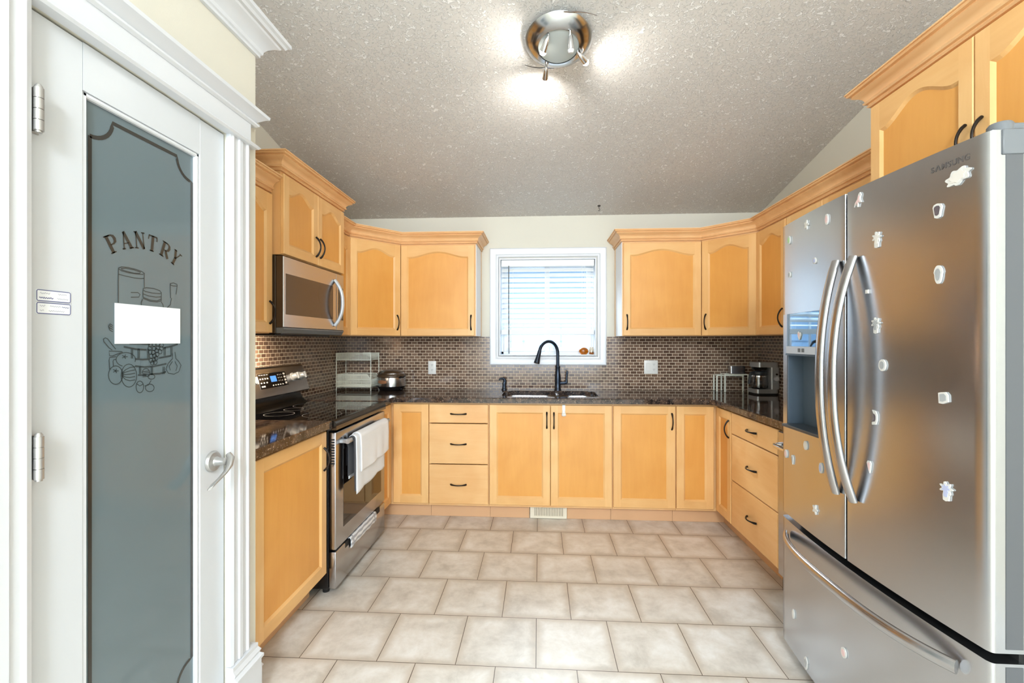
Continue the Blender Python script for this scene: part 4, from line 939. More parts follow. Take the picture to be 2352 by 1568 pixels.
for x in (0.070, 0.160, 0.600, 0.692):
    mt = Matrix.Translation(onp(x, 0.098)) @ Matrix.Rotation(PI / 2 - ta, 4, 'X')
    kb = obj('knob', MB().lathe([(0.0, 0.0), (0.028, 0.0), (0.028, 0.006), (0.023, 0.010), (0.021, 0.034), (0.018, 0.038), (0, 0.038)], 24, mat=mt), M['silver'], pnl, 40)
    g = MB().box(-0.006, -0.022, 0.030, 0.006, 0.022, 0.046, 0.002); g.v = [tuple(mt @ Vector(p)) for p in g.v]
    obj('knob_grip', g, M['silver'], kb)

# ---- towels on the oven rail (stove frame, hung over the bar at y -0.082, z 0.802)
def drape(x0, x1, zf, zb, r, seed, flare=0.0, amp=0.006, slant=0.0, nx=26, t=0.0035):
    rnd = random.Random(seed); ph = [rnd.uniform(0, 6.28) for _ in range(4)]
    prof = []
    n1 = 22
    for i in range(n1 + 1): prof.append((-r, zf + (0.802 - zf) * i / n1, 1 - i / n1))
    for i in range(1, 8): a = PI - PI * i / 8; prof.append((r * math.cos(a), 0.802 + r * math.sin(a), 0))
    for i in range(n1 // 2 + 1): prof.append((r, 0.802 - (0.802 - zb) * i / (n1 // 2), -0.3 * i / (n1 // 2)))
    vs = []; m_ = len(prof)
    for j in range(nx + 1):
        u = j / nx; x = x0 + (x1 - x0) * u
        for (y, z, d) in prof:
            a = max(d, 0)
            w = amp * a * (math.sin(u * 9 + ph[0] + z * 5) + 0.6 * math.sin(u * 17 + ph[1] - z * 9))
            zz = z + (slant * (u - 0.5) * a) + 0.004 * a * math.sin(u * 13 + ph[2])
            vs.append((x + flare * (u - 0.5) * a + 0.004 * a * math.sin(z * 20 + ph[3]), -0.082 + y - abs(w) * 0.8 - a * 0.002, zz))
    fs = [(j * m_ + i, j * m_ + i + 1, (j + 1) * m_ + i + 1, (j + 1) * m_ + i) for j in range(nx) for i in range(m_ - 1)]
    return MB().add(vs, fs)
def towel(label, mb, mat, th, group='towels on the oven rail'):
    o = obj('towel', mb, mat, None, 80, loc=(-1.112, 2.322, 0), rot=(0, 0, PI / 2))
    md = o.modifiers.new('thickness', 'SOLIDIFY'); md.thickness = th; md.offset = 0
    tag(o, label, 'towel', group)
    return o
towel('dark charcoal cloth hanging nearest the oven door behind the white towels', drape(0.096, 0.30, 0.515, 0.60, 0.0165, 3, 0.0, 0.002), M['darktowel'], 0.002)
towel('longer white towel hanging lowest on the oven rail, under a shorter one', drape(0.115, 0.575, 0.515, 0.58, 0.0205, 5, -0.01, 0.004, 0.03), M['towel2'], 0.0025)
towel('short thick white towel on top of the others on the oven rail', drape(0.165, 0.640, 0.612, 0.64, 0.026, 8, -0.01, 0.006, 0.015), M['towel'], 0.004)
# striped cloth tucked over the drawer grip
mb = MB(); vs = []; nx = 30; prof = [(-0.030, 0.228), (-0.0415, 0.230), (-0.047, 0.224), (-0.051, 0.212), (-0.053, 0.198), (-0.052, 0.184), (-0.050, 0.172)]
for j in range(nx + 1):
    u = j / nx
    for i, (y, z) in enumerate(prof): vs.append((0.175 + 0.40 * u + 0.002 * math.sin(i * 3), y - 0.002 * math.sin(u * 30 + i), z - (0.002 * math.sin(u * 21)) * (i > 2)))
n = len(prof); fs = [(j * n + i, j * n + i + 1, (j + 1) * n + i + 1, (j + 1) * n + i) for j in range(nx) for i in range(n - 1)]
mi = [1 if (i in (2, 4) or j in (2, nx - 3)) else 0 for j in range(nx) for i in range(n - 1)]
mb.add(vs, fs); mb.m = mi
M['stripe'] = flat('grey_stripe', (170, 172, 178), 0.9)
o = obj('dish_cloth', mb, [M['towel2'], M['stripe']], None, 80, loc=(-1.112, 2.322, 0), rot=(0, 0, PI / 2))
md = o.modifiers.new('thickness', 'SOLIDIFY'); md.thickness = 0.003
tag(o, 'folded white cloth with grey stripes over the stove drawer grip', 'cloth')

# ---- microwave
mw = thing('microwave', 'over-the-range stainless microwave with a tinted window and bowed handle', 'microwave', (-1.392, 2.309, 1.384), RZ['left'])
MW, MH = 0.738, 0.412
obj('body', MB().box(0, 0, 0.0, MW, 0.335, MH - 0.001, 0.002), M['darkbrown'], mw)
mb = MB().box(0.05, 0.03, -0.012, MW - 0.05, 0.30, 0.0, 0.003); mb.box(0.0, -0.03, -0.006, MW, 0.0, -0.0005, 0.001)
obj('vent_underside', mb, M['black'], mw)
md_ = obj('door', MB().box(0.001, -0.044, 0.030, 0.622, -0.003, MH - 0.003, 0.003).box(0.0005, -0.0405, 0.031, 0.0011, -0.004, MH - 0.004, mi=1), [M['steel'], M['darkbrown']], mw)
obj('door_window', MB().box(0.022, -0.0452, 0.100, 0.575, -0.043, 0.318, 0.0008), M['micglass'], md_)
path = []; rad = []
for i in range(19):
    t = i / 18; u = 2 * t - 1; path.append((0.596 + 0.004 * (1 - u * u), -0.046 - 0.052 * (1 - abs(u) ** 2.4), 0.060 + t * 0.300)); rad.append((0.011, 0.013))
obj('door_handle', MB().tube(path, rad, 12, up=(0, -1, 0)), M['silver'], md_, 50)
cp = obj('control_panel', MB().box(0.625, -0.044, 0.030, MW - 0.001, -0.003, MH - 0.003, 0.003), M['steel'], mw)
obj('touch_pad', MB().box(0.652, -0.0452, 0.100, MW - 0.012, -0.043, 0.318, 0.0008), M['blackglass'], cp)
obj('bottom_vent', MB().prism([(-0.003, 0.0), (-0.030, 0.0), (-0.043, 0.022), (-0.043, 0.029), (-0.003, 0.029)], 0.001, MW - 0.001, 'x'), M['grey'], mw)
lt = bpy.data.lights.new('cooktop_lamp', 'AREA'); lt.shape = 'RECTANGLE'; lt.size = 0.10; lt.size_y = 0.05; lt.energy = 9; lt.color = (1.0, 0.78, 0.55)
lo = bpy.data.objects.new('cooktop_lamp', lt); COL.objects.link(lo); lo.location = (-1.62, 2.46, 1.366); lo.rotation_euler = (0, R(25), 0)

# ---- refrigerator (world coordinates relative to its base)
FY0, FY1, FYM = 1.120, 2.030, 1.574
def fx(y): return 1.023 + 0.03 * ((y - FYM) / 0.454) ** 2
fr = thing('refrigerator', 'stainless french-door refrigerator with bottom freezer, covered in small magnets', 'refrigerator', (1.023, FYM, 0))
def frel(mb): mb.v = [(p[0] - 1.023, p[1] - FYM, p[2]) for p in mb.v]; return mb
XB = 1.125
def curved(y0, y1, z0, z1, r0=0.0, r1=0.0, xb=XB, n=16, dx=0.0):
    """door slab with the gently bowed front; r0/r1 = rounding at the low-y / high-y edge"""
    pts = []
    ys = [y0 + r0 + (y1 - r1 - y0 - r0) * i / n for i in range(n + 1)]
    if r0:
        for k in range(6): a = R(90 * k / 6); pts.append((fx(y0) + dx + r0 * (1 - math.sin(a)), y0 + r0 * (1 - math.cos(a))))
    pts += [(fx(y) + dx, y) for y in ys]
    if r1:
        for k in range(1, 7): a = R(90 * k / 6); pts.append((fx(y1) + dx + r1 * (1 - math.cos(a)), y1 - r1 * (1 - math.sin(a))))
    pts = [(xb, y0)] + pts + [(xb, y1)]
    return MB().prism(pts, z0, z1, 'z')
mb = MB().box(1.14, FY0 + 0.004, 0.03, 1.845, FY1 - 0.004, 1.80, 0.004); mb.box(1.10, FY0 + 0.02, 0.012, 1.16, FY1 - 0.02, 0.058)
obj('cabinet_body', frel(mb), M['fridgebody'], fr)
obj('gasket', frel(MB().box(1.1255, FY0 + 0.012, 0.062, 1.1395, FY1 - 0.012, 1.79)), M['rubber'], fr)
ZD0, ZD1 = 0.612, 1.833
dn = obj('fridge_door', frel(curved(FY0, 1.570, ZD0, ZD1, 0.011, 0.004)), M['fridge'], fr, 40)
# far door, pieced round the dispenser opening
PY0, PY1, PZ0, PZ1 = 1.715, 1.978, 0.985, 1.454
mb = MB()
for q in (curved(1.5785, FY1, PZ1, ZD1, 0.004, 0.012, n=20), curved(1.5785, FY1, ZD0, PZ0, 0.004, 0.012, n=20), curved(1.5785, PY0, PZ0, PZ1, 0.004, 0.0), curved(PY1, FY1, PZ0, PZ1, 0.0, 0.012)): mb.add(q.v, q.f)
df = obj('fridge_door', frel(mb), M['fridge'], fr, 40)
obj('freezer_drawer', frel(curved(FY0, FY1, 0.065, 0.588, 0.011, 0.012, n=24)), M['fridge'], fr, 40)
for y0_, y1_ in ((FY0, FY0 + 0.0),): pass
mb = MB().box(1.085, FY0 - 0.001, ZD0 + 0.01, XB - 0.002, FY0 + 0.0005, ZD1 - 0.01); mb.box(1.085, FY0 - 0.001, 0.07, XB - 0.002, FY0 + 0.0005, 0.58)
obj('door_edge', frel(mb), M['fridgeside'], dn)
mb = MB(); mb.lathe([(0, 1.790), (0.024, 1.790), (0.024, 1.852), (0.020, 1.858), (0, 1.858)], 20, (1.098, FY0 + 0.026, 0)); mb.box(1.10, FY0 + 0.004, 1.8335, 1.22, FY0 + 0.07, 1.852, 0.004); mb.box(1.076, FY0 - 0.004, 1.775, 1.124, FY0 + 0.002, 1.834, 0.002)
obj('hinge_cover', frel(mb), M['grey'], fr, 40)
mb = MB().box(1.10, FY1 - 0.07, 1.8335, 1.22, FY1 - 0.004, 1.852, 0.004)
obj('hinge_cover', frel(mb), M['grey'], fr)
# dispenser
def strip(y0, y1, z0, z1, dx, t): return curved(y0, y1, z0, z1, 0, 0, xb=fx(y0) + dx + t, n=10, dx=dx)
dp = obj('dispenser_panel', frel(strip(PY0 + 0.001, PY1 - 0.001, 1.320, PZ1 - 0.001, -0.001, 0.03)), M['mirror'], df, 40)
obj('dispenser_keys', frel(strip(PY0 + 0.001, PY1 - 0.001, 1.290, 1.3195, -0.004, 0.03)), M['silver'], df, 40)
mb = MB()
for y in (1.83, 1.86): mb.box(fx(y) - 0.0052, y - 0.009, 1.297, fx(y) - 0.0042, y + 0.009, 1.312)
obj('key_icons', frel(mb), M['grey'], df)
mb = MB()      # open recess: back, sides, top, tray floor
mb.box(1.112, PY0, PZ0, 1.120, PY1, 1.289); mb.box(fx(PY0) + 0.004, PY0 - 0.004, PZ0, 1.112, PY0 + 0.002, 1.289); mb.box(fx(PY1) + 0.004, PY1 - 0.002, PZ0, 1.112, PY1 + 0.004, 1.289); mb.box(1.04, PY0, 1.282, 1.112, PY1, 1.2895)
obj('dispenser_recess', frel(mb), M['cavity'], df)
obj('drip_tray', frel(MB().box(1.022, PY0 + 0.004, PZ0 - 0.001, 1.110, PY1 - 0.004, PZ0 + 0.010, 0.002)), M['darkgrey'], df)
obj('water_nozzle', frel(MB().lathe([(0, 1.235), (0.014, 1.238), (0.022, 1.283), (0, 1.283)], 16, (1.066, 1.775, 0))), M['grey'], df, 40)
obj('ice_paddle', frel(MB().prism([(1.105, 1.235), (1.098, 1.235), (1.070, 1.000), (1.078, 1.000)], 1.735, 1.80, 'y')), M['silver'], df)
# bowed handles
def bar(pts, w, d): return MB().tube(pts, [(d * 0.9, w * 0.9)] + [(d, w)] * (len(pts) - 2) + [(d * 0.9, w * 0.9)], 16, up=(-1, 0, 0))
for y, own, xm, off in ((1.604, df, 0.955, 1.0), (1.531, dn, 0.950, 1.0)):
    pts = []
    for i in range(25):
        t = i / 24; u = 2 * t - 1; b_ = (1 - abs(u) ** 2.2)
        pts.append((fx(y) - 0.010 + (xm - fx(y) + 0.010) * b_, y - 0.010 * abs(u) ** 3 * (1 if y < 1.56 else -1) * 0.6, 0.822 + t * 0.792))
    obj('door_handle', frel(bar(pts, 0.019, 0.011)), M['steelv'], own, 60)
pts = []
for i in range(29):
    t = i / 28; y = 1.185 + t * 0.775; u = 2 * t - 1; b_ = (1 - abs(u) ** 2.6)
    pts.append((fx(y) - 0.012 + (0.962 - fx(y) + 0.012) * b_, y, 0.532))
obj('freezer_handle', frel(MB().tube(pts, [(0.011, 0.018)] * 29, 16, up=(-1, 0, 0))), M['steel'], [o_ for o_ in fr.children if o_.name.startswith('freezer_drawer')][0], 60)
# raised lettering on the near door, set letter by letter round the bowed face
def glyph_mesh(txt, size):
    cu = bpy.data.curves.new('glyph', 'FONT'); cu.body = txt; cu.size = size; cu.extrude = 0.0004; cu.offset = 0.0004
    to = bpy.data.objects.new('glyph', cu); COL.objects.link(to); dg = bpy.context.evaluated_depsgraph_get()
    me = bpy.data.meshes.new_from_object(to.evaluated_get(dg)); bpy.data.objects.remove(to); return me
mb = MB(); S_ = 0.0205
word = 'SAMSUNG'; yy = 1.2625
for ch in word:
    if ch == 'A':
        vs = [(0, 0), (0.0033, 0), (0.0075, 0.0125), (0.0117, 0), (0.0150, 0), (0.0092, 0.0148), (0.0058, 0.0148)]
        g = MB().prism([(v[0], v[1]) for v in vs], 0, 0.0006, 'y'); adv = 0.0150; pv = [(p[0], p[2], p[1]) for p in g.v]; pf = g.f
    else:
        me = glyph_mesh(ch, S_); pv = [(v.co.x * 0.92, v.co.y, v.co.z) for v in me.vertices]; pf = [tuple(p.vertices) for p in me.polygons]
        x0_ = min(p[0] for p in pv); pv = [(p[0] - x0_, p[1], p[2]) for p in pv]; adv = max(p[0] for p in pv)
    vs = []
    for p in pv:
        y = yy - p[0]; vs.append((fx(y) - 0.0004 - max(p[2], 0), y, 1.784 + p[1]))
    mb.add(vs, pf); yy -= adv + 0.0026
obj('maker_lettering', frel(mb), M['letter'], dn)

# ---- fridge magnets
def outline(kind):
    if kind == 'oval': return [(0.016 * math.cos(2 * PI * i / 20), 0.022 * math.sin(2 * PI * i / 20)) for i in range(20)]
    if kind == 'round': return [(0.013 * math.cos(2 * PI * i / 18), 0.015 * math.sin(2 * PI * i / 18)) for i in range(18)]
    if kind == 'long': return [(0.012 * math.cos(2 * PI * i / 20), 0.024 * math.sin(2 * PI * i / 20)) for i in range(20)]
    if kind == 'flower': return [((0.016 + 0.005 * math.cos(5 * a)) * math.cos(a), (0.018 + 0.006 * math.cos(5 * a)) * math.sin(a)) for a in (2 * PI * i / 40 for i in range(40))]
    if kind == 'lily': return [(0.027 * (1 + 0.16 * math.cos(7 * a)) * math.cos(a) - 0.006 * math.sin(a), 0.017 * (1 + 0.18 * math.cos(7 * a)) * math.sin(a) + 0.010 * math.cos(a)) for a in (2 * PI * i / 44 for i in range(44))]
    if kind == 'plant':
        up = [((0.017 + 0.005 * math.cos(7 * a)) * math.cos(a), 0.010 + (0.017 + 0.005 * math.cos(7 * a)) * math.sin(a)) for a in (R(-50) + R(280) * i / 30 for i in range(31))]
        return [(0.010, -0.012)] + up + [(-0.010, -0.012), (-0.009, -0.028), (0.0, -0.031), (0.009, -0.028)]
    if kind == 'egg':
        return [(0.015 * math.cos(a) * (1 if math.sin(a) > 0 else 0.8), 0.03 * math.sin(a)) for a in (2 * PI * i / 26 for i in range(26))]
    if kind == 'pot': return [(-0.015, 0.012), (-0.011, 0.020), (0.0, 0.023), (0.011, 0.020), (0.016, 0.010), (0.009, -0.022), (0.0, -0.026), (-0.009, -0.022)]
    if kind == 'cup': return [(-0.015, 0.016), (-0.006, 0.019), (0.008, 0.021), (0.016, 0.012), (0.017, -0.010), (0.0, -0.018), (-0.013, -0.017)]
    if kind == 'moon': return [(-0.010, 0.028), (0.006, 0.025), (0.013, 0.012), (0.013, -0.010), (0.007, -0.026), (-0.010, -0.029), (-0.011, -0.020), (0.002, -0.014), (0.001, 0.010), (-0.004, 0.016)]
    if kind == 'drop': return [(-0.011, 0.013), (-0.006, 0.021), (0.004, 0.021), (0.010, 0.012), (0.007, -0.012), (0.003, -0.026), (-0.003, -0.014)]
    if kind == 'bird': return [(0.012, 0.030), (0.018, 0.020), (0.012, 0.004), (0.020, -0.012), (0.012, -0.012), (0.004, -0.004), (0.002, -0.026), (-0.004, -0.024), (-0.004, -0.008), (-0.020, -0.022), (-0.016, -0.008), (-0.002, 0.006), (0.004, 0.024)]
    if kind == 'square': return [(-0.006, -0.006), (0.006, -0.006), (0.006, 0.006), (-0.006, 0.006)]
    if kind == 'heart': return [(0, -0.026), (0.014, -0.004), (0.013, 0.010), (0.005, 0.012), (0, 0.006), (-0.006, 0.016), (-0.013, 0.012), (-0.012, -0.006)]
INS = {'grey': flat('grey_glaze', (158, 162, 164), 0.3), 'dark': flat('dark_glaze', (92, 84, 88), 0.4), 'pale': flat('pale_glaze', (212, 208, 200), 0.4), 'green': flat('green_glaze', (166, 206, 150), 0.4), 'pink': flat('pink_glaze', (220, 190, 188), 0.4), 'blue': flat('blue_glaze', (176, 184, 214), 0.4)}
FZ = 'stainless fridge'
MAGS = [
 (1.952, 1.7618, 'oval', 'green', 'white oval magnet with a green centre, high on the far fridge door'),
 (1.8066, 1.7882, 'flower', 'pale', 'flower-shaped magnet near the top of the far fridge door'),
 (1.6723, 1.7739, 'long', 'pink', 'long rounded white magnet near the top centre seam, far fridge door'),
 (1.7485, 1.6403, 'round', 'blue', 'small round pale-blue magnet above the dispenser, the nearer one to the handles'),
 (1.9479, 1.6177, 'round', 'grey', 'tiny round magnet above the dispenser, close to the far door edge'),
 (1.5131, 1.791, 'bird', 'pink', 'white bird-shaped magnet at the top of the near door beside the seam'),
 (1.436, 1.648, 'plant', 'pale', 'potted-plant magnet on the near fridge door, level with the handle tops'),
 (1.4741, 1.4949, 'square', 'pale', 'tiny white square magnet right beside the near door handle'),
 (1.4393, 1.3877, 'plant', 'grey', 'potted-plant magnet right of the handles at mid door height'),
 (1.1907, 1.7499, 'lily', 'pale', 'large ruffled white magnet just below the lettering on the fridge'),
 (1.2421, 1.6803, 'pot', 'dark', 'dark pot-shaped magnet with white rim under the fridge lettering'),
 (1.2398, 1.5132, 'egg', 'grey', 'grey egg-cup magnet with white rim on the near fridge door'),
 (1.4146, 1.2685, 'oval', 'grey', 'grey oval magnet with a white rim, right of the handles'),
 (1.2274, 1.1932, 'cup', 'grey', 'white cup-shaped magnet in the middle of the near fridge door'),
 (1.4444, 1.1073, 'moon', 'dark', 'white crescent magnet with dark middle, beside the lower half of the handles'),
 (1.4652, 0.9527, 'drop', 'pink', 'small white-rimmed magnet with pink middle beside the handle foot'),
 (1.2196, 0.9561, 'plant', 'blue', 'potted-plant magnet lowest on the near fridge door'),
 (1.813, 0.9377, 'oval', 'pale', 'small oval magnet right under the dispenser tray'),
 (1.9817, 0.8642, 'oval', 'pink', 'oval magnet below the dispenser at the far door edge'),
 (1.9198, 0.8562, 'drop', 'grey', 'teardrop-shaped magnet below the dispenser'),
 (1.7091, 0.8791, 'long', 'blue', 'pale-blue long oval magnet left of the handle foot'),
 (1.7456, 0.7151, 'flower', 'pale', 'small flower magnet near the bottom of the far fridge door'),
 (1.9121, 0.2268, 'long', 'pale', 'long narrow magnet farthest along the freezer drawer'),
 (1.8098, 0.098, 'egg', 'grey', 'egg-shaped magnet lowest on the freezer drawer'),
 (1.5806, 0.2956, 'oval', 'pink', 'oval magnet in the middle of the freezer drawer below its handle'),
 (1.8604, 1.3662, 'heart', 'pink', 'pale pink tulip-shaped magnet on the dark dispenser display')]
for (y, z, kind, ins, lab) in MAGS:
    g_ = 2 * 0.03 * (y - FYM) / 0.454 ** 2
    sc = 0.8 if kind not in ('lily', 'square') else 1.0
    pts = [(p[0] * sc, p[1] * sc) for p in outline(kind)]
    o = obj('fridge_magnet', MB().prism(pts, -0.0045, -0.0002, 'y'), M['magrim'], None, None, loc=(fx(y) - (0.0012 if kind == 'heart' else 0.0002), y, z), rot=(0, 0, -PI / 2 - math.atan(g_)))
    tag(o, lab, 'magnet', 'magnets on the refrigerator')
    cx_ = sum(p[0] for p in pts) / len(pts); cz_ = sum(p[1] for p in pts) / len(pts)
    f_ = 0.66 if kind != 'moon' else 0.55
    obj('painted_centre', MB().prism([(cx_ + (p[0] - cx_) * f_, cz_ + (p[1] - cz_) * f_) for p in pts], -0.0054, -0.0044, 'y'), INS[ins], o)

# ================================================================ things on the worktops and walls
ZW = 0.9252
# ---- two-tier wire rack in the left corner
rk = thing('wire_rack', 'white two-tier wire rack standing in the left worktop corner', 'rack', (-1.555, 3.800, ZW))
RX, RY = 0.148, 0.095
for sx in (-1, 1):
    for sy in (-1, 1):
        obj('leg', MB().tube([(sx * RX, sy * RY, 0.001), (sx * RX, sy * RY, 0.318)], 0.0034, 8), M['wire'], rk)
def basket(x0, x1, y0, y1, z0, z1, step, rim, cut=0.0):
    mb = MB(); w = 0.0016
    def rect(z, r): mb.tube([(x0, y0, z), (x1 - (cut if z > (z0 + z1) / 2 else 0), y0, z), (x1 - (cut if z > (z0 + z1) / 2 else 0), y1, z), (x0, y1, z)], r, 6, closed=True)
    rect(z0, rim); rect(z1, rim)
    if cut:
        for y in (y0, y1): mb.tube([(x1 - cut, y, z1), (x1, y, z0 + (z1 - z0) * 0.6), (x1, y, z0)], rim, 6)
    nz = max(2, round((z1 - z0) / step))
    for k in range(1, nz):
        z = z0 + (z1 - z0) * k / nz; xx = x1 - (cut * max(0, (k / nz - 0.6) / 0.4) if cut else 0)
        mb.tube([(x0, y0, z), (xx, y0, z), (xx, y1, z), (x0, y1, z)], w, 4, closed=True)
    nx = round((x1 - x0) / step)
    for k in range(nx + 1):
        x = x0 + (x1 - x0) * k / nx; zt = z1 if x < x1 - cut else z1 - (z1 - z0) * 0.4 * (x - x1 + cut) / max(cut, 1e-6)
        mb.tube([(x, y0, zt), (x, y0, z0), (x, y1, z0), (x, y1, zt)], w, 4)
    ny = round((y1 - y0) / step)
    for k in range(1, ny):
        y = y0 + (y1 - y0) * k / ny; mb.tube([(x0, y, z1), (x0, y, z0), (x1, y, z0), (x1, y, z1 - (z1 - z0) * 0.4 if cut else z1)], w, 4)
    return mb
obj('top_tray', basket(-RX + 0.004, RX - 0.004, -RY, RY, 0.258, 0.316, 0.0095, 0.0032), M['wire'], rk)
obj('pull_out_basket', basket(-RX + 0.022, RX + 0.012, -RY - 0.03, RY - 0.01, 0.040, 0.138, 0.0105, 0.0032, cut=0.035), M['wire'], rk)
mb = MB()
for z in (0.028, 0.078):
    mb.tube([(-RX, -RY, z), (RX, -RY, z)], 0.0026, 6); mb.tube([(-RX, RY, z), (RX, RY, z)], 0.0026, 6)
    for sx in (-1, 1): mb.tube([(sx * RX, -RY, z), (sx * RX, RY, z)], 0.0026, 6)
obj('runner_rails', mb, M['wire'], rk)
o = obj('pot_lid', MB().lathe([(0, 0), (0.095, 0.0), (0.098, 0.006), (0.080, 0.020), (0.045, 0.032), (0.012, 0.036), (0.010, 0.046), (0.018, 0.052), (0.014, 0.058), (0, 0.059)], 28), M['silver2'], None, 40, loc=(-1.53, 3.805, ZW + 0.2605))
M['lidgrey'] = flat('mauve_grey_lid', (150, 136, 134), 0.35)
o.data.materials[0] = M['lidgrey']
tag(o, 'domed grey lid lying in the top tray of the wire rack', 'lid')

# ---- rice cooker
rc = thing('rice_cooker', 'round stainless rice cooker with a dark lid, right of the wire rack', 'rice cooker', (-1.262, 3.800, ZW), R(-28))
obj('base', MB().lathe([(0, 0.001), (0.088, 0.001), (0.098, 0.006), (0.110, 0.022), (0.115, 0.036), (0, 0.036)], 40), M['black'], rc, 40)
bdy = obj('body', MB().lathe([(0.1155, 0.0365), (0.1165, 0.06), (0.1165, 0.104), (0.114, 0.112), (0, 0.112)], 48), M['steelv'], rc, 40)
obj('collar', MB().lathe([(0.1165, 0.1125), (0.119, 0.118), (0.117, 0.130), (0.108, 0.140), (0, 0.140)], 48), M['darkbrown'], rc, 40)
obj('lid', MB().lathe([(0.109, 0.0), (0.106, 0.010), (0.090, 0.022), (0.060, 0.032), (0.020, 0.037), (0, 0.0375)], 48, (0, -0.004, 0.1405)), M['steel'], rc, 40)
mb = MB()
pts = [(0.1172 * math.cos(R(a)), 0.1172 * math.sin(R(a))) for a in range(-112, -63, 4)]
n = len(pts); vs = [(p[0], p[1], 0.060 + 0.006 * abs(2 * i / (n - 1) - 1)) for i, p in enumerate(pts)] + [(p[0], p[1], 0.092 - 0.006 * abs(2 * i / (n - 1) - 1)) for i, p in enumerate(pts)]
mb.add(vs, [(i, i + 1, n + i + 1, n + i) for i in range(n - 1)])
M['sticker'] = flat('brown_sticker', (150, 104, 72), 0.4, 0, 0, 0.35)
obj('sticker', mb, M['sticker'], bdy)
obj('side_handle', MB().tube([(0.108, 0.02, 0.115), (0.130, 0.02, 0.118), (0.136, 0.0, 0.112), (0.130, -0.02, 0.118), (0.108, -0.02, 0.115)], 0.006, 8), M['black'], rc, 50)
obj('feet', MB().box(0.098, -0.012, 0.010, 0.124, 0.012, 0.020, 0.003), M['black'], rc)

# ---- expandable wire shelf at the right
ws = thing('wire_shelf', 'white expandable wire shelf under the right corner cabinet, beside the coffee maker', 'shelf', (1.600, 3.842, ZW), R(-9))
def table(x0, x1, y0, y1, h, r):
    mb = MB()
    mb.tube([(x0, y0, h), (x1, y0, h), (x1, y1, h), (x0, y1, h)], r, 6, closed=True)
    k = 0
    n = round((x1 - x0) / 0.02)
    for k in range(1, n): x = x0 + (x1 - x0) * k / n; mb.tube([(x, y0, h), (x, y1, h)], 0.0016, 5)
    return mb
obj('lower_top', table(-0.135, 0.065, -0.055, 0.058, 0.135, 0.0045), M['wire'], ws)
obj('upper_top', table(-0.075, 0.100, -0.058, 0.062, 0.145, 0.0045), M['wire'], ws)
for (x, y, h, r) in ((-0.135, -0.055, 0.135, 0.006), (-0.135, 0.060, 0.135, 0.006), (-0.075, -0.060, 0.145, 0.006), (-0.075, 0.066, 0.145, 0.006), (0.098, -0.060, 0.145, 0.0035), (0.098, 0.066, 0.145, 0.0035), (0.060, -0.055, 0.135, 0.003)):
    obj('leg', MB().box(x - r, y - r, 0.001, x + r, y + r, h, 0.001), M['wire'], ws)
tin = thing('storage_tin', 'small silver tin standing on the white wire shelf', 'tin', (1.628, 3.840, ZW + 0.1502), R(-9))
obj('body', MB().prism(rrect(-0.060, -0.036, 0.060, 0.036, 0.016), 0, 0.048, 'z'), M['steelv'], tin, 40)
obj('lid', MB().prism(rrect(-0.0615, -0.0375, 0.0615, 0.0375, 0.017), 0.0482, 0.062, 'z'), M['steelv'], tin, 40)

# ---- coffee maker (faces left; x towards the room centre is local -x)
cm = thing('coffee_maker', 'silver drip coffee maker with a black glass carafe, right worktop corner', 'coffee maker', (1.770, 3.685, ZW))
CW = 0.082
obj('base', MB().prism(rrect(-0.095, -CW, 0.085, CW, 0.03), 0.012, 0.044, 'z'), M['silver2'], cm, 40)
obj('foot', MB().prism(rrect(-0.090, -CW + 0.004, 0.080, CW - 0.004, 0.028), 0.001, 0.0118, 'z'), M['rubber'], cm)
colm = obj('column', MB().prism(rrect(0.018, -CW, 0.085, CW, 0.014), 0.0442, 0.214, 'z'), M['silver2'], cm, 40)
obj('reservoir_head', MB().prism(rrect(-0.082, -CW, 0.085, CW, 0.03), 0.2142, 0.252, 'z'), M['silver2'], cm, 40)
obj('filter_basket', MB().lathe([(0, 0.190), (0.05, 0.192), (0.058, 0.2138), (0, 0.2138)], 24, (-0.035, -0.004, 0)), M['black'], cm, 40)
kp = obj('dial', MB().lathe([(0, 0), (0.020, 0), (0.018, 0.010), (0, 0.011)], 20, (0.056, -CW - 0.0002, 0.125), Matrix.Rotation(PI / 2, 4, 'X')), M['silver'], colm, 40)
obj('button', MB().lathe([(0, 0), (0.008, 0), (0.007, 0.006), (0, 0.0065)], 14, (0.060, -CW - 0.0002, 0.160), Matrix.Rotation(PI / 2, 4, 'X')), M['black'], colm, 40)
cf = obj('carafe', MB().lathe([(0, 0.0455), (0.050, 0.0455), (0.062, 0.055), (0.064, 0.085), (0.058, 0.125), (0.050, 0.150)], 32, (-0.035, -0.004, 0), cap=False), M['clearlid'], cm, 40)
obj('coffee', MB().lathe([(0, 0.047), (0.049, 0.047), (0.060, 0.056), (0.061, 0.070), (0, 0.070)], 32, (-0.035, -0.004, 0)), M['black'], cf, 40)
obj('carafe_lid', MB().lathe([(0.051, 0.1505), (0.054, 0.156), (0.052, 0.174), (0.040, 0.182), (0, 0.184)], 32, (-0.035, -0.004, 0)), M['darkgrey'], cf, 40)
obj('carafe_band', MB().lathe([(0.0535, 0.138), (0.0545, 0.138), (0.0525, 0.146), (0.0515, 0.146)], 32, (-0.035, -0.004, 0), cap=False), M['chrome'], cf, 40)
obj('carafe_handle', MB().tube([(-0.080, -0.020, 0.172), (-0.110, -0.034, 0.168), (-0.122, -0.040, 0.145), (-0.130, -0.044, 0.100), (-0.133, -0.045, 0.082)], [(0.010, 0.010), (0.009, 0.012), (0.008, 0.012), (0.007, 0.011), (0.006, 0.009)], 12), M['darkgrey'], cf, 50)

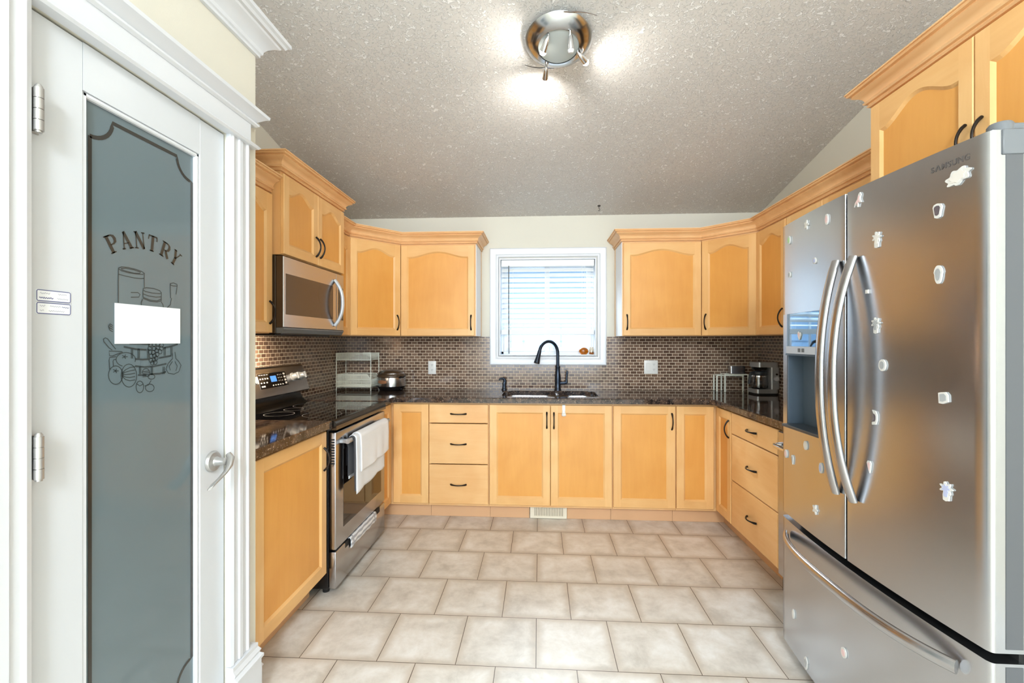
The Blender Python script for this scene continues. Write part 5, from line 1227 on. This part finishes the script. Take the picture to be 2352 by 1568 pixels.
# ---- sill ornaments
o = obj('amber_ornament', MB().lathe([(0, 0), (0.022, 0.0), (0.034, 0.014), (0.038, 0.028), (0.033, 0.044), (0.018, 0.056), (0, 0.060)], 28, sx=1.1, sy=0.55), M['amber'], None, 50, loc=(0.386, YB + 0.02, WZ0 + 0.0145))
tag(o, 'round amber glass ornament on the window sill', 'ornament')
jr = thing('sill_jar', 'small clear jar with an amber bottom at the right end of the window sill', 'jar', (0.454, YB + 0.018, WZ0 + 0.0145))
obj('glass', MB().lathe([(0.020, 0.0), (0.023, 0.004), (0.023, 0.045), (0.017, 0.055), (0.018, 0.064)], 24, cap=False), M['jar'], jr, 40)
obj('filling', MB().lathe([(0, 0.001), (0.020, 0.002), (0.021, 0.018), (0, 0.018)], 24), M['amber'], jr, 40)

# ---- outlets
def duplex(parent, x):
    mb = MB()
    for z in (-0.022, 0.022):
        mb.prism([(x + p[0], z + p[1]) for p in rrect(-0.015, -0.014, 0.015, 0.014, 0.008)], -0.0078, -0.0055, 'y')
    r_ = obj('receptacle', mb, M['white'], parent)
    mb = MB()
    for z in (-0.022, 0.022):
        for dx in (-0.006, 0.006): mb.box(x + dx - 0.0012, -0.0084, z - 0.001, x + dx + 0.0012, -0.0076, z + 0.008)
        mb.box(x - 0.002, -0.0084, z - 0.009, x + 0.002, -0.0076, z - 0.005)
    obj('slots', mb, M['darkgrey'], r_)
q = thing('wall_outlet', 'white double power outlet on the mosaic left of the sink', 'outlet', (-0.941, YB - 0.0082, 1.110))
obj('cover_plate', MB().box(-0.035, -0.006, -0.058, 0.035, 0, 0.058, 0.003, seg=2), M['white'], q, 40); duplex(q, 0)
q = thing('wall_outlet', 'white two-gang switch and outlet plate on the mosaic right of the sink', 'outlet', (0.954, YB - 0.0082, 1.121))
obj('cover_plate', MB().box(-0.058, -0.006, -0.058, 0.058, 0, 0.058, 0.003, seg=2), M['white'], q, 40); duplex(q, 0.024)
obj('rocker_switch', MB().box(-0.041, -0.010, -0.033, -0.008, -0.0055, 0.033, 0.002), M['white'], q)

# ---- floor register in the toe kick
q = thing('air_register', 'cream floor air register set in the toe kick under the sink', 'vent', (0.069, 3.430, 0.0))
obj('frame', MB().box(-0.139, -0.010, 0.003, 0.139, 0, 0.103, 0.003), M['ivory'], q)
mb = MB()
for k in range(19): mb.box(-0.110 + k * 0.0122, -0.0135, 0.022, -0.1035 + k * 0.0122, -0.0098, 0.086, 0.001)
obj('louvres', mb, M['ivory'], q)
mb = MB()
for k in range(18): mb.box(-0.1030 + k * 0.0122, -0.0105, 0.024, -0.0985 + k * 0.0122, -0.0099, 0.084)
M['regdark'] = flat('register_gap', (150, 138, 116), 0.6)
obj('gaps', mb, M['regdark'], q)

# ---- over-door hook on the sink cabinet
q = thing('door_hook', 'small white plastic hook over the top of the right sink door', 'hook', (0.180, 3.340, 0.790))
mb = MB(); mb.box(-0.011, -0.0035, 0.02, 0.011, -0.0005, 0.0835, 0.001); mb.box(-0.011, -0.0035, 0.0805, 0.011, 0.018, 0.0835, 0.001)
obj('strap', mb, M['white'], q)
obj('hook', MB().tube([(0, -0.004, 0.045), (0, -0.008, 0.03), (0, -0.014, 0.015), (0, -0.022, 0.008), (0, -0.030, 0.014), (0, -0.032, 0.024)], [(0.004, 0.008), (0.005, 0.012), (0.006, 0.016), (0.006, 0.017), (0.005, 0.016), (0.004, 0.013)], 14, up=(0, -1, 0.2)), M['white'], q, 60)

# ---- paper and labels on the pantry door
o = obj('paper_sheet', MB().box(0, -0.105, -0.052, 0.0008, 0.105, 0.052), M['paper'], None, None, loc=(XP - 0.0178, 1.191, 1.3855))
tag(o, 'blank white paper taped across the frosted pantry pane', 'paper')
M['tape'] = flat('pale_tape', (176, 186, 186), 0.2)
def squiggle(mb, y0, y1, z, amp, seed, w=0.0011):
    rnd = random.Random(seed); n = max(6, int((y1 - y0) / 0.0012)); pts = []
    for i in range(n + 1):
        pts.append((y0 + (y1 - y0) * i / n, z + amp * math.sin(i * 1.7 + rnd.uniform(-0.6, 0.6)) * rnd.uniform(0.4, 1)))
    mb.ribbon(pts, w, lambda p: (0.00085, p[0], p[1]), 0)
for z, lab, seed in ((1.4385, 'upper blue-bordered handwritten label on the white pantry door stile', 1), (1.4113, 'lower blue-bordered handwritten label on the white pantry door stile', 2)):
    q = thing('door_label', lab, 'label', (XP - 0.0058, 0.9318, z), 0, 'labels on the pantry door')
    obj('card', MB().box(0, -0.036, -0.0125, 0.0006, 0.036, 0.0125), M['paper'], q)
    rr_ = rrect(-0.0345, -0.0115, 0.0345, 0.0115, 0.003, 3)
    obj('border', MB().ribbon(rr_ + [rr_[0]], 0.0018, lambda p: (0.0008, p[0], p[1]), 0), M['ink'], q)
    mb = MB(); mk = MB()
    if seed == 1: squiggle(mb, -0.028, -0.008, 0.005, 0.0022, 3); squiggle(mk, -0.030, -0.002, -0.005, 0.0022, 4, 0.0016); squiggle(mb, 0.008, 0.026, 0.005, 0.002, 5); squiggle(mb, 0.006, 0.030, -0.005, 0.002, 6)
    else: squiggle(mb, -0.029, -0.018, 0.005, 0.0022, 7); squiggle(mb, -0.008, 0.014, 0.005, 0.002, 8); squiggle(mk, 0.016, 0.031, 0.004, 0.0018, 9); squiggle(mb, -0.029, -0.021, -0.005, 0.002, 10); squiggle(mb, -0.011, 0.022, -0.0055, 0.002, 11)
    obj('handwriting', mb, M['inkpale'], q); 
    if mk.v: obj('handwriting', mk, M['ink'], q)

# ---- ceiling hook
q = thing('ceiling_hook', 'small dark screw hook in the sloped ceiling above the window', 'hook', (0.495, 3.782, zc(3.782)))
obj('cup', MB().lathe([(0, 0.004), (0.013, 0.002), (0.012, -0.004), (0.004, -0.008), (0, -0.008)], 16), M['pull'], q, 40)
obj('screw_hook', MB().tube([(0, 0, -0.006), (0, 0, -0.022), (0.006, 0, -0.028), (0.008, 0, -0.036), (0, 0, -0.042), (-0.007, 0, -0.037)], 0.0022, 8), M['pull'], q, 60)

# ---- ceiling spot light (root lies in the sloped ceiling, local -z points into the room)
LX, LY = 0.092, 2.178
TL = -math.atan(0.213)
lp = thing('ceiling_spotlight', 'round chrome ceiling light with small lit spot heads and a satin disc', 'ceiling light', (LX, LY, zc(LY)), 0, None, (TL, 0, 0))
obj('ceiling_plate', MB().lathe([(0, -0.001), (0.060, -0.001), (0.062, -0.030), (0, -0.030)], 32), M['chrome'], lp, 40)
ring = obj('chrome_ring', MB().lathe([(0.098, -0.052), (0.112, -0.048), (0.150, -0.030), (0.158, -0.026), (0.160, -0.030), (0.152, -0.040), (0.120, -0.062), (0.098, -0.066), (0.098, -0.052)], 64, cap=False), M['ringsteel'], lp, 40)
obj('satin_disc', MB().lathe([(0, -0.066), (0.060, -0.066), (0.096, -0.062), (0.100, -0.054), (0.060, -0.031), (0, -0.031)], 48, sx=1.0, sy=1.0), M['frostdisc'], lp, 40)
for a0 in (-84, 96):      # pointed chrome fins sweeping off the ring
    N_ = 10
    po = []; pi_ = []
    for t in range(N_ + 1):
        u = t / N_; a = R(a0 + 46 * u)
        ro = 0.159 + 0.052 * u ** 1.6; ri = 0.146 + 0.064 * u ** 1.3
        po.append((ro * math.cos(a), ro * math.sin(a))); pi_.append((min(ri, ro - 0.0008) * math.cos(a), min(ri, ro - 0.0008) * math.sin(a)))
    obj('fin', MB().prism(po + pi_[::-1], -0.036, -0.032, 'z'), M['steel'], ring, 40)
for (bx_, by_, dx_, dy_, ez_, aim) in ((-0.050, -0.075, -0.40, 0.90, -0.50, (-1.0, 0.05)), (0.092, 0.020, 0.62, 0.75, -0.12, (0.95, 0.22)), (-0.057, 0.105, -0.08, 1.0, -0.10, (-0.30, 1.0)), (0.050, -0.085, 0.05, 0.45, -0.9, None)):
    base = Vector((bx_, by_, -0.060)); dirv = Vector((dx_, dy_, ez_)).normalized()
    k0 = base + Vector((0, 0, -0.018))
    hd = obj('spot_head', MB().tube([base, k0, k0 + dirv * 0.006, k0 + dirv * 0.010, k0 + dirv * 0.040, k0 + dirv * 0.064], [0.005, 0.005, 0.008, 0.011, 0.014, 0.016], 18), M['chrome'], lp, 40)
    mt = Matrix.Translation(k0 + dirv * 0.0645) @ dirv.to_track_quat('Z', 'Y').to_matrix().to_4x4()
    obj('bulb', MB().lathe([(0, 0), (0.0155, 0), (0.016, 0.006), (0.011, 0.015), (0, 0.018)], 18, mat=mt), M['bulb'] if aim else M['print'], hd, 40)
    if not aim: continue
    l = bpy.data.lights.new('spot_beam', 'SPOT'); l.energy = 5.0 if aim[1] > 0.5 else 2.6; l.spot_size = R(150); l.spot_blend = 1.0; l.color = (1.0, 0.96, 0.90); l.shadow_soft_size = 0.02
    lo = bpy.data.objects.new('spot_beam', l); COL.objects.link(lo); lo.parent = lp
    lo.location = k0 + Vector((dirv.x, dirv.y, 0)).normalized() * 0.09 + Vector((0, 0, -0.05))
    lo.rotation_euler = Vector((aim[0], aim[1], 0.12)).to_track_quat('-Z', 'Y').to_euler()
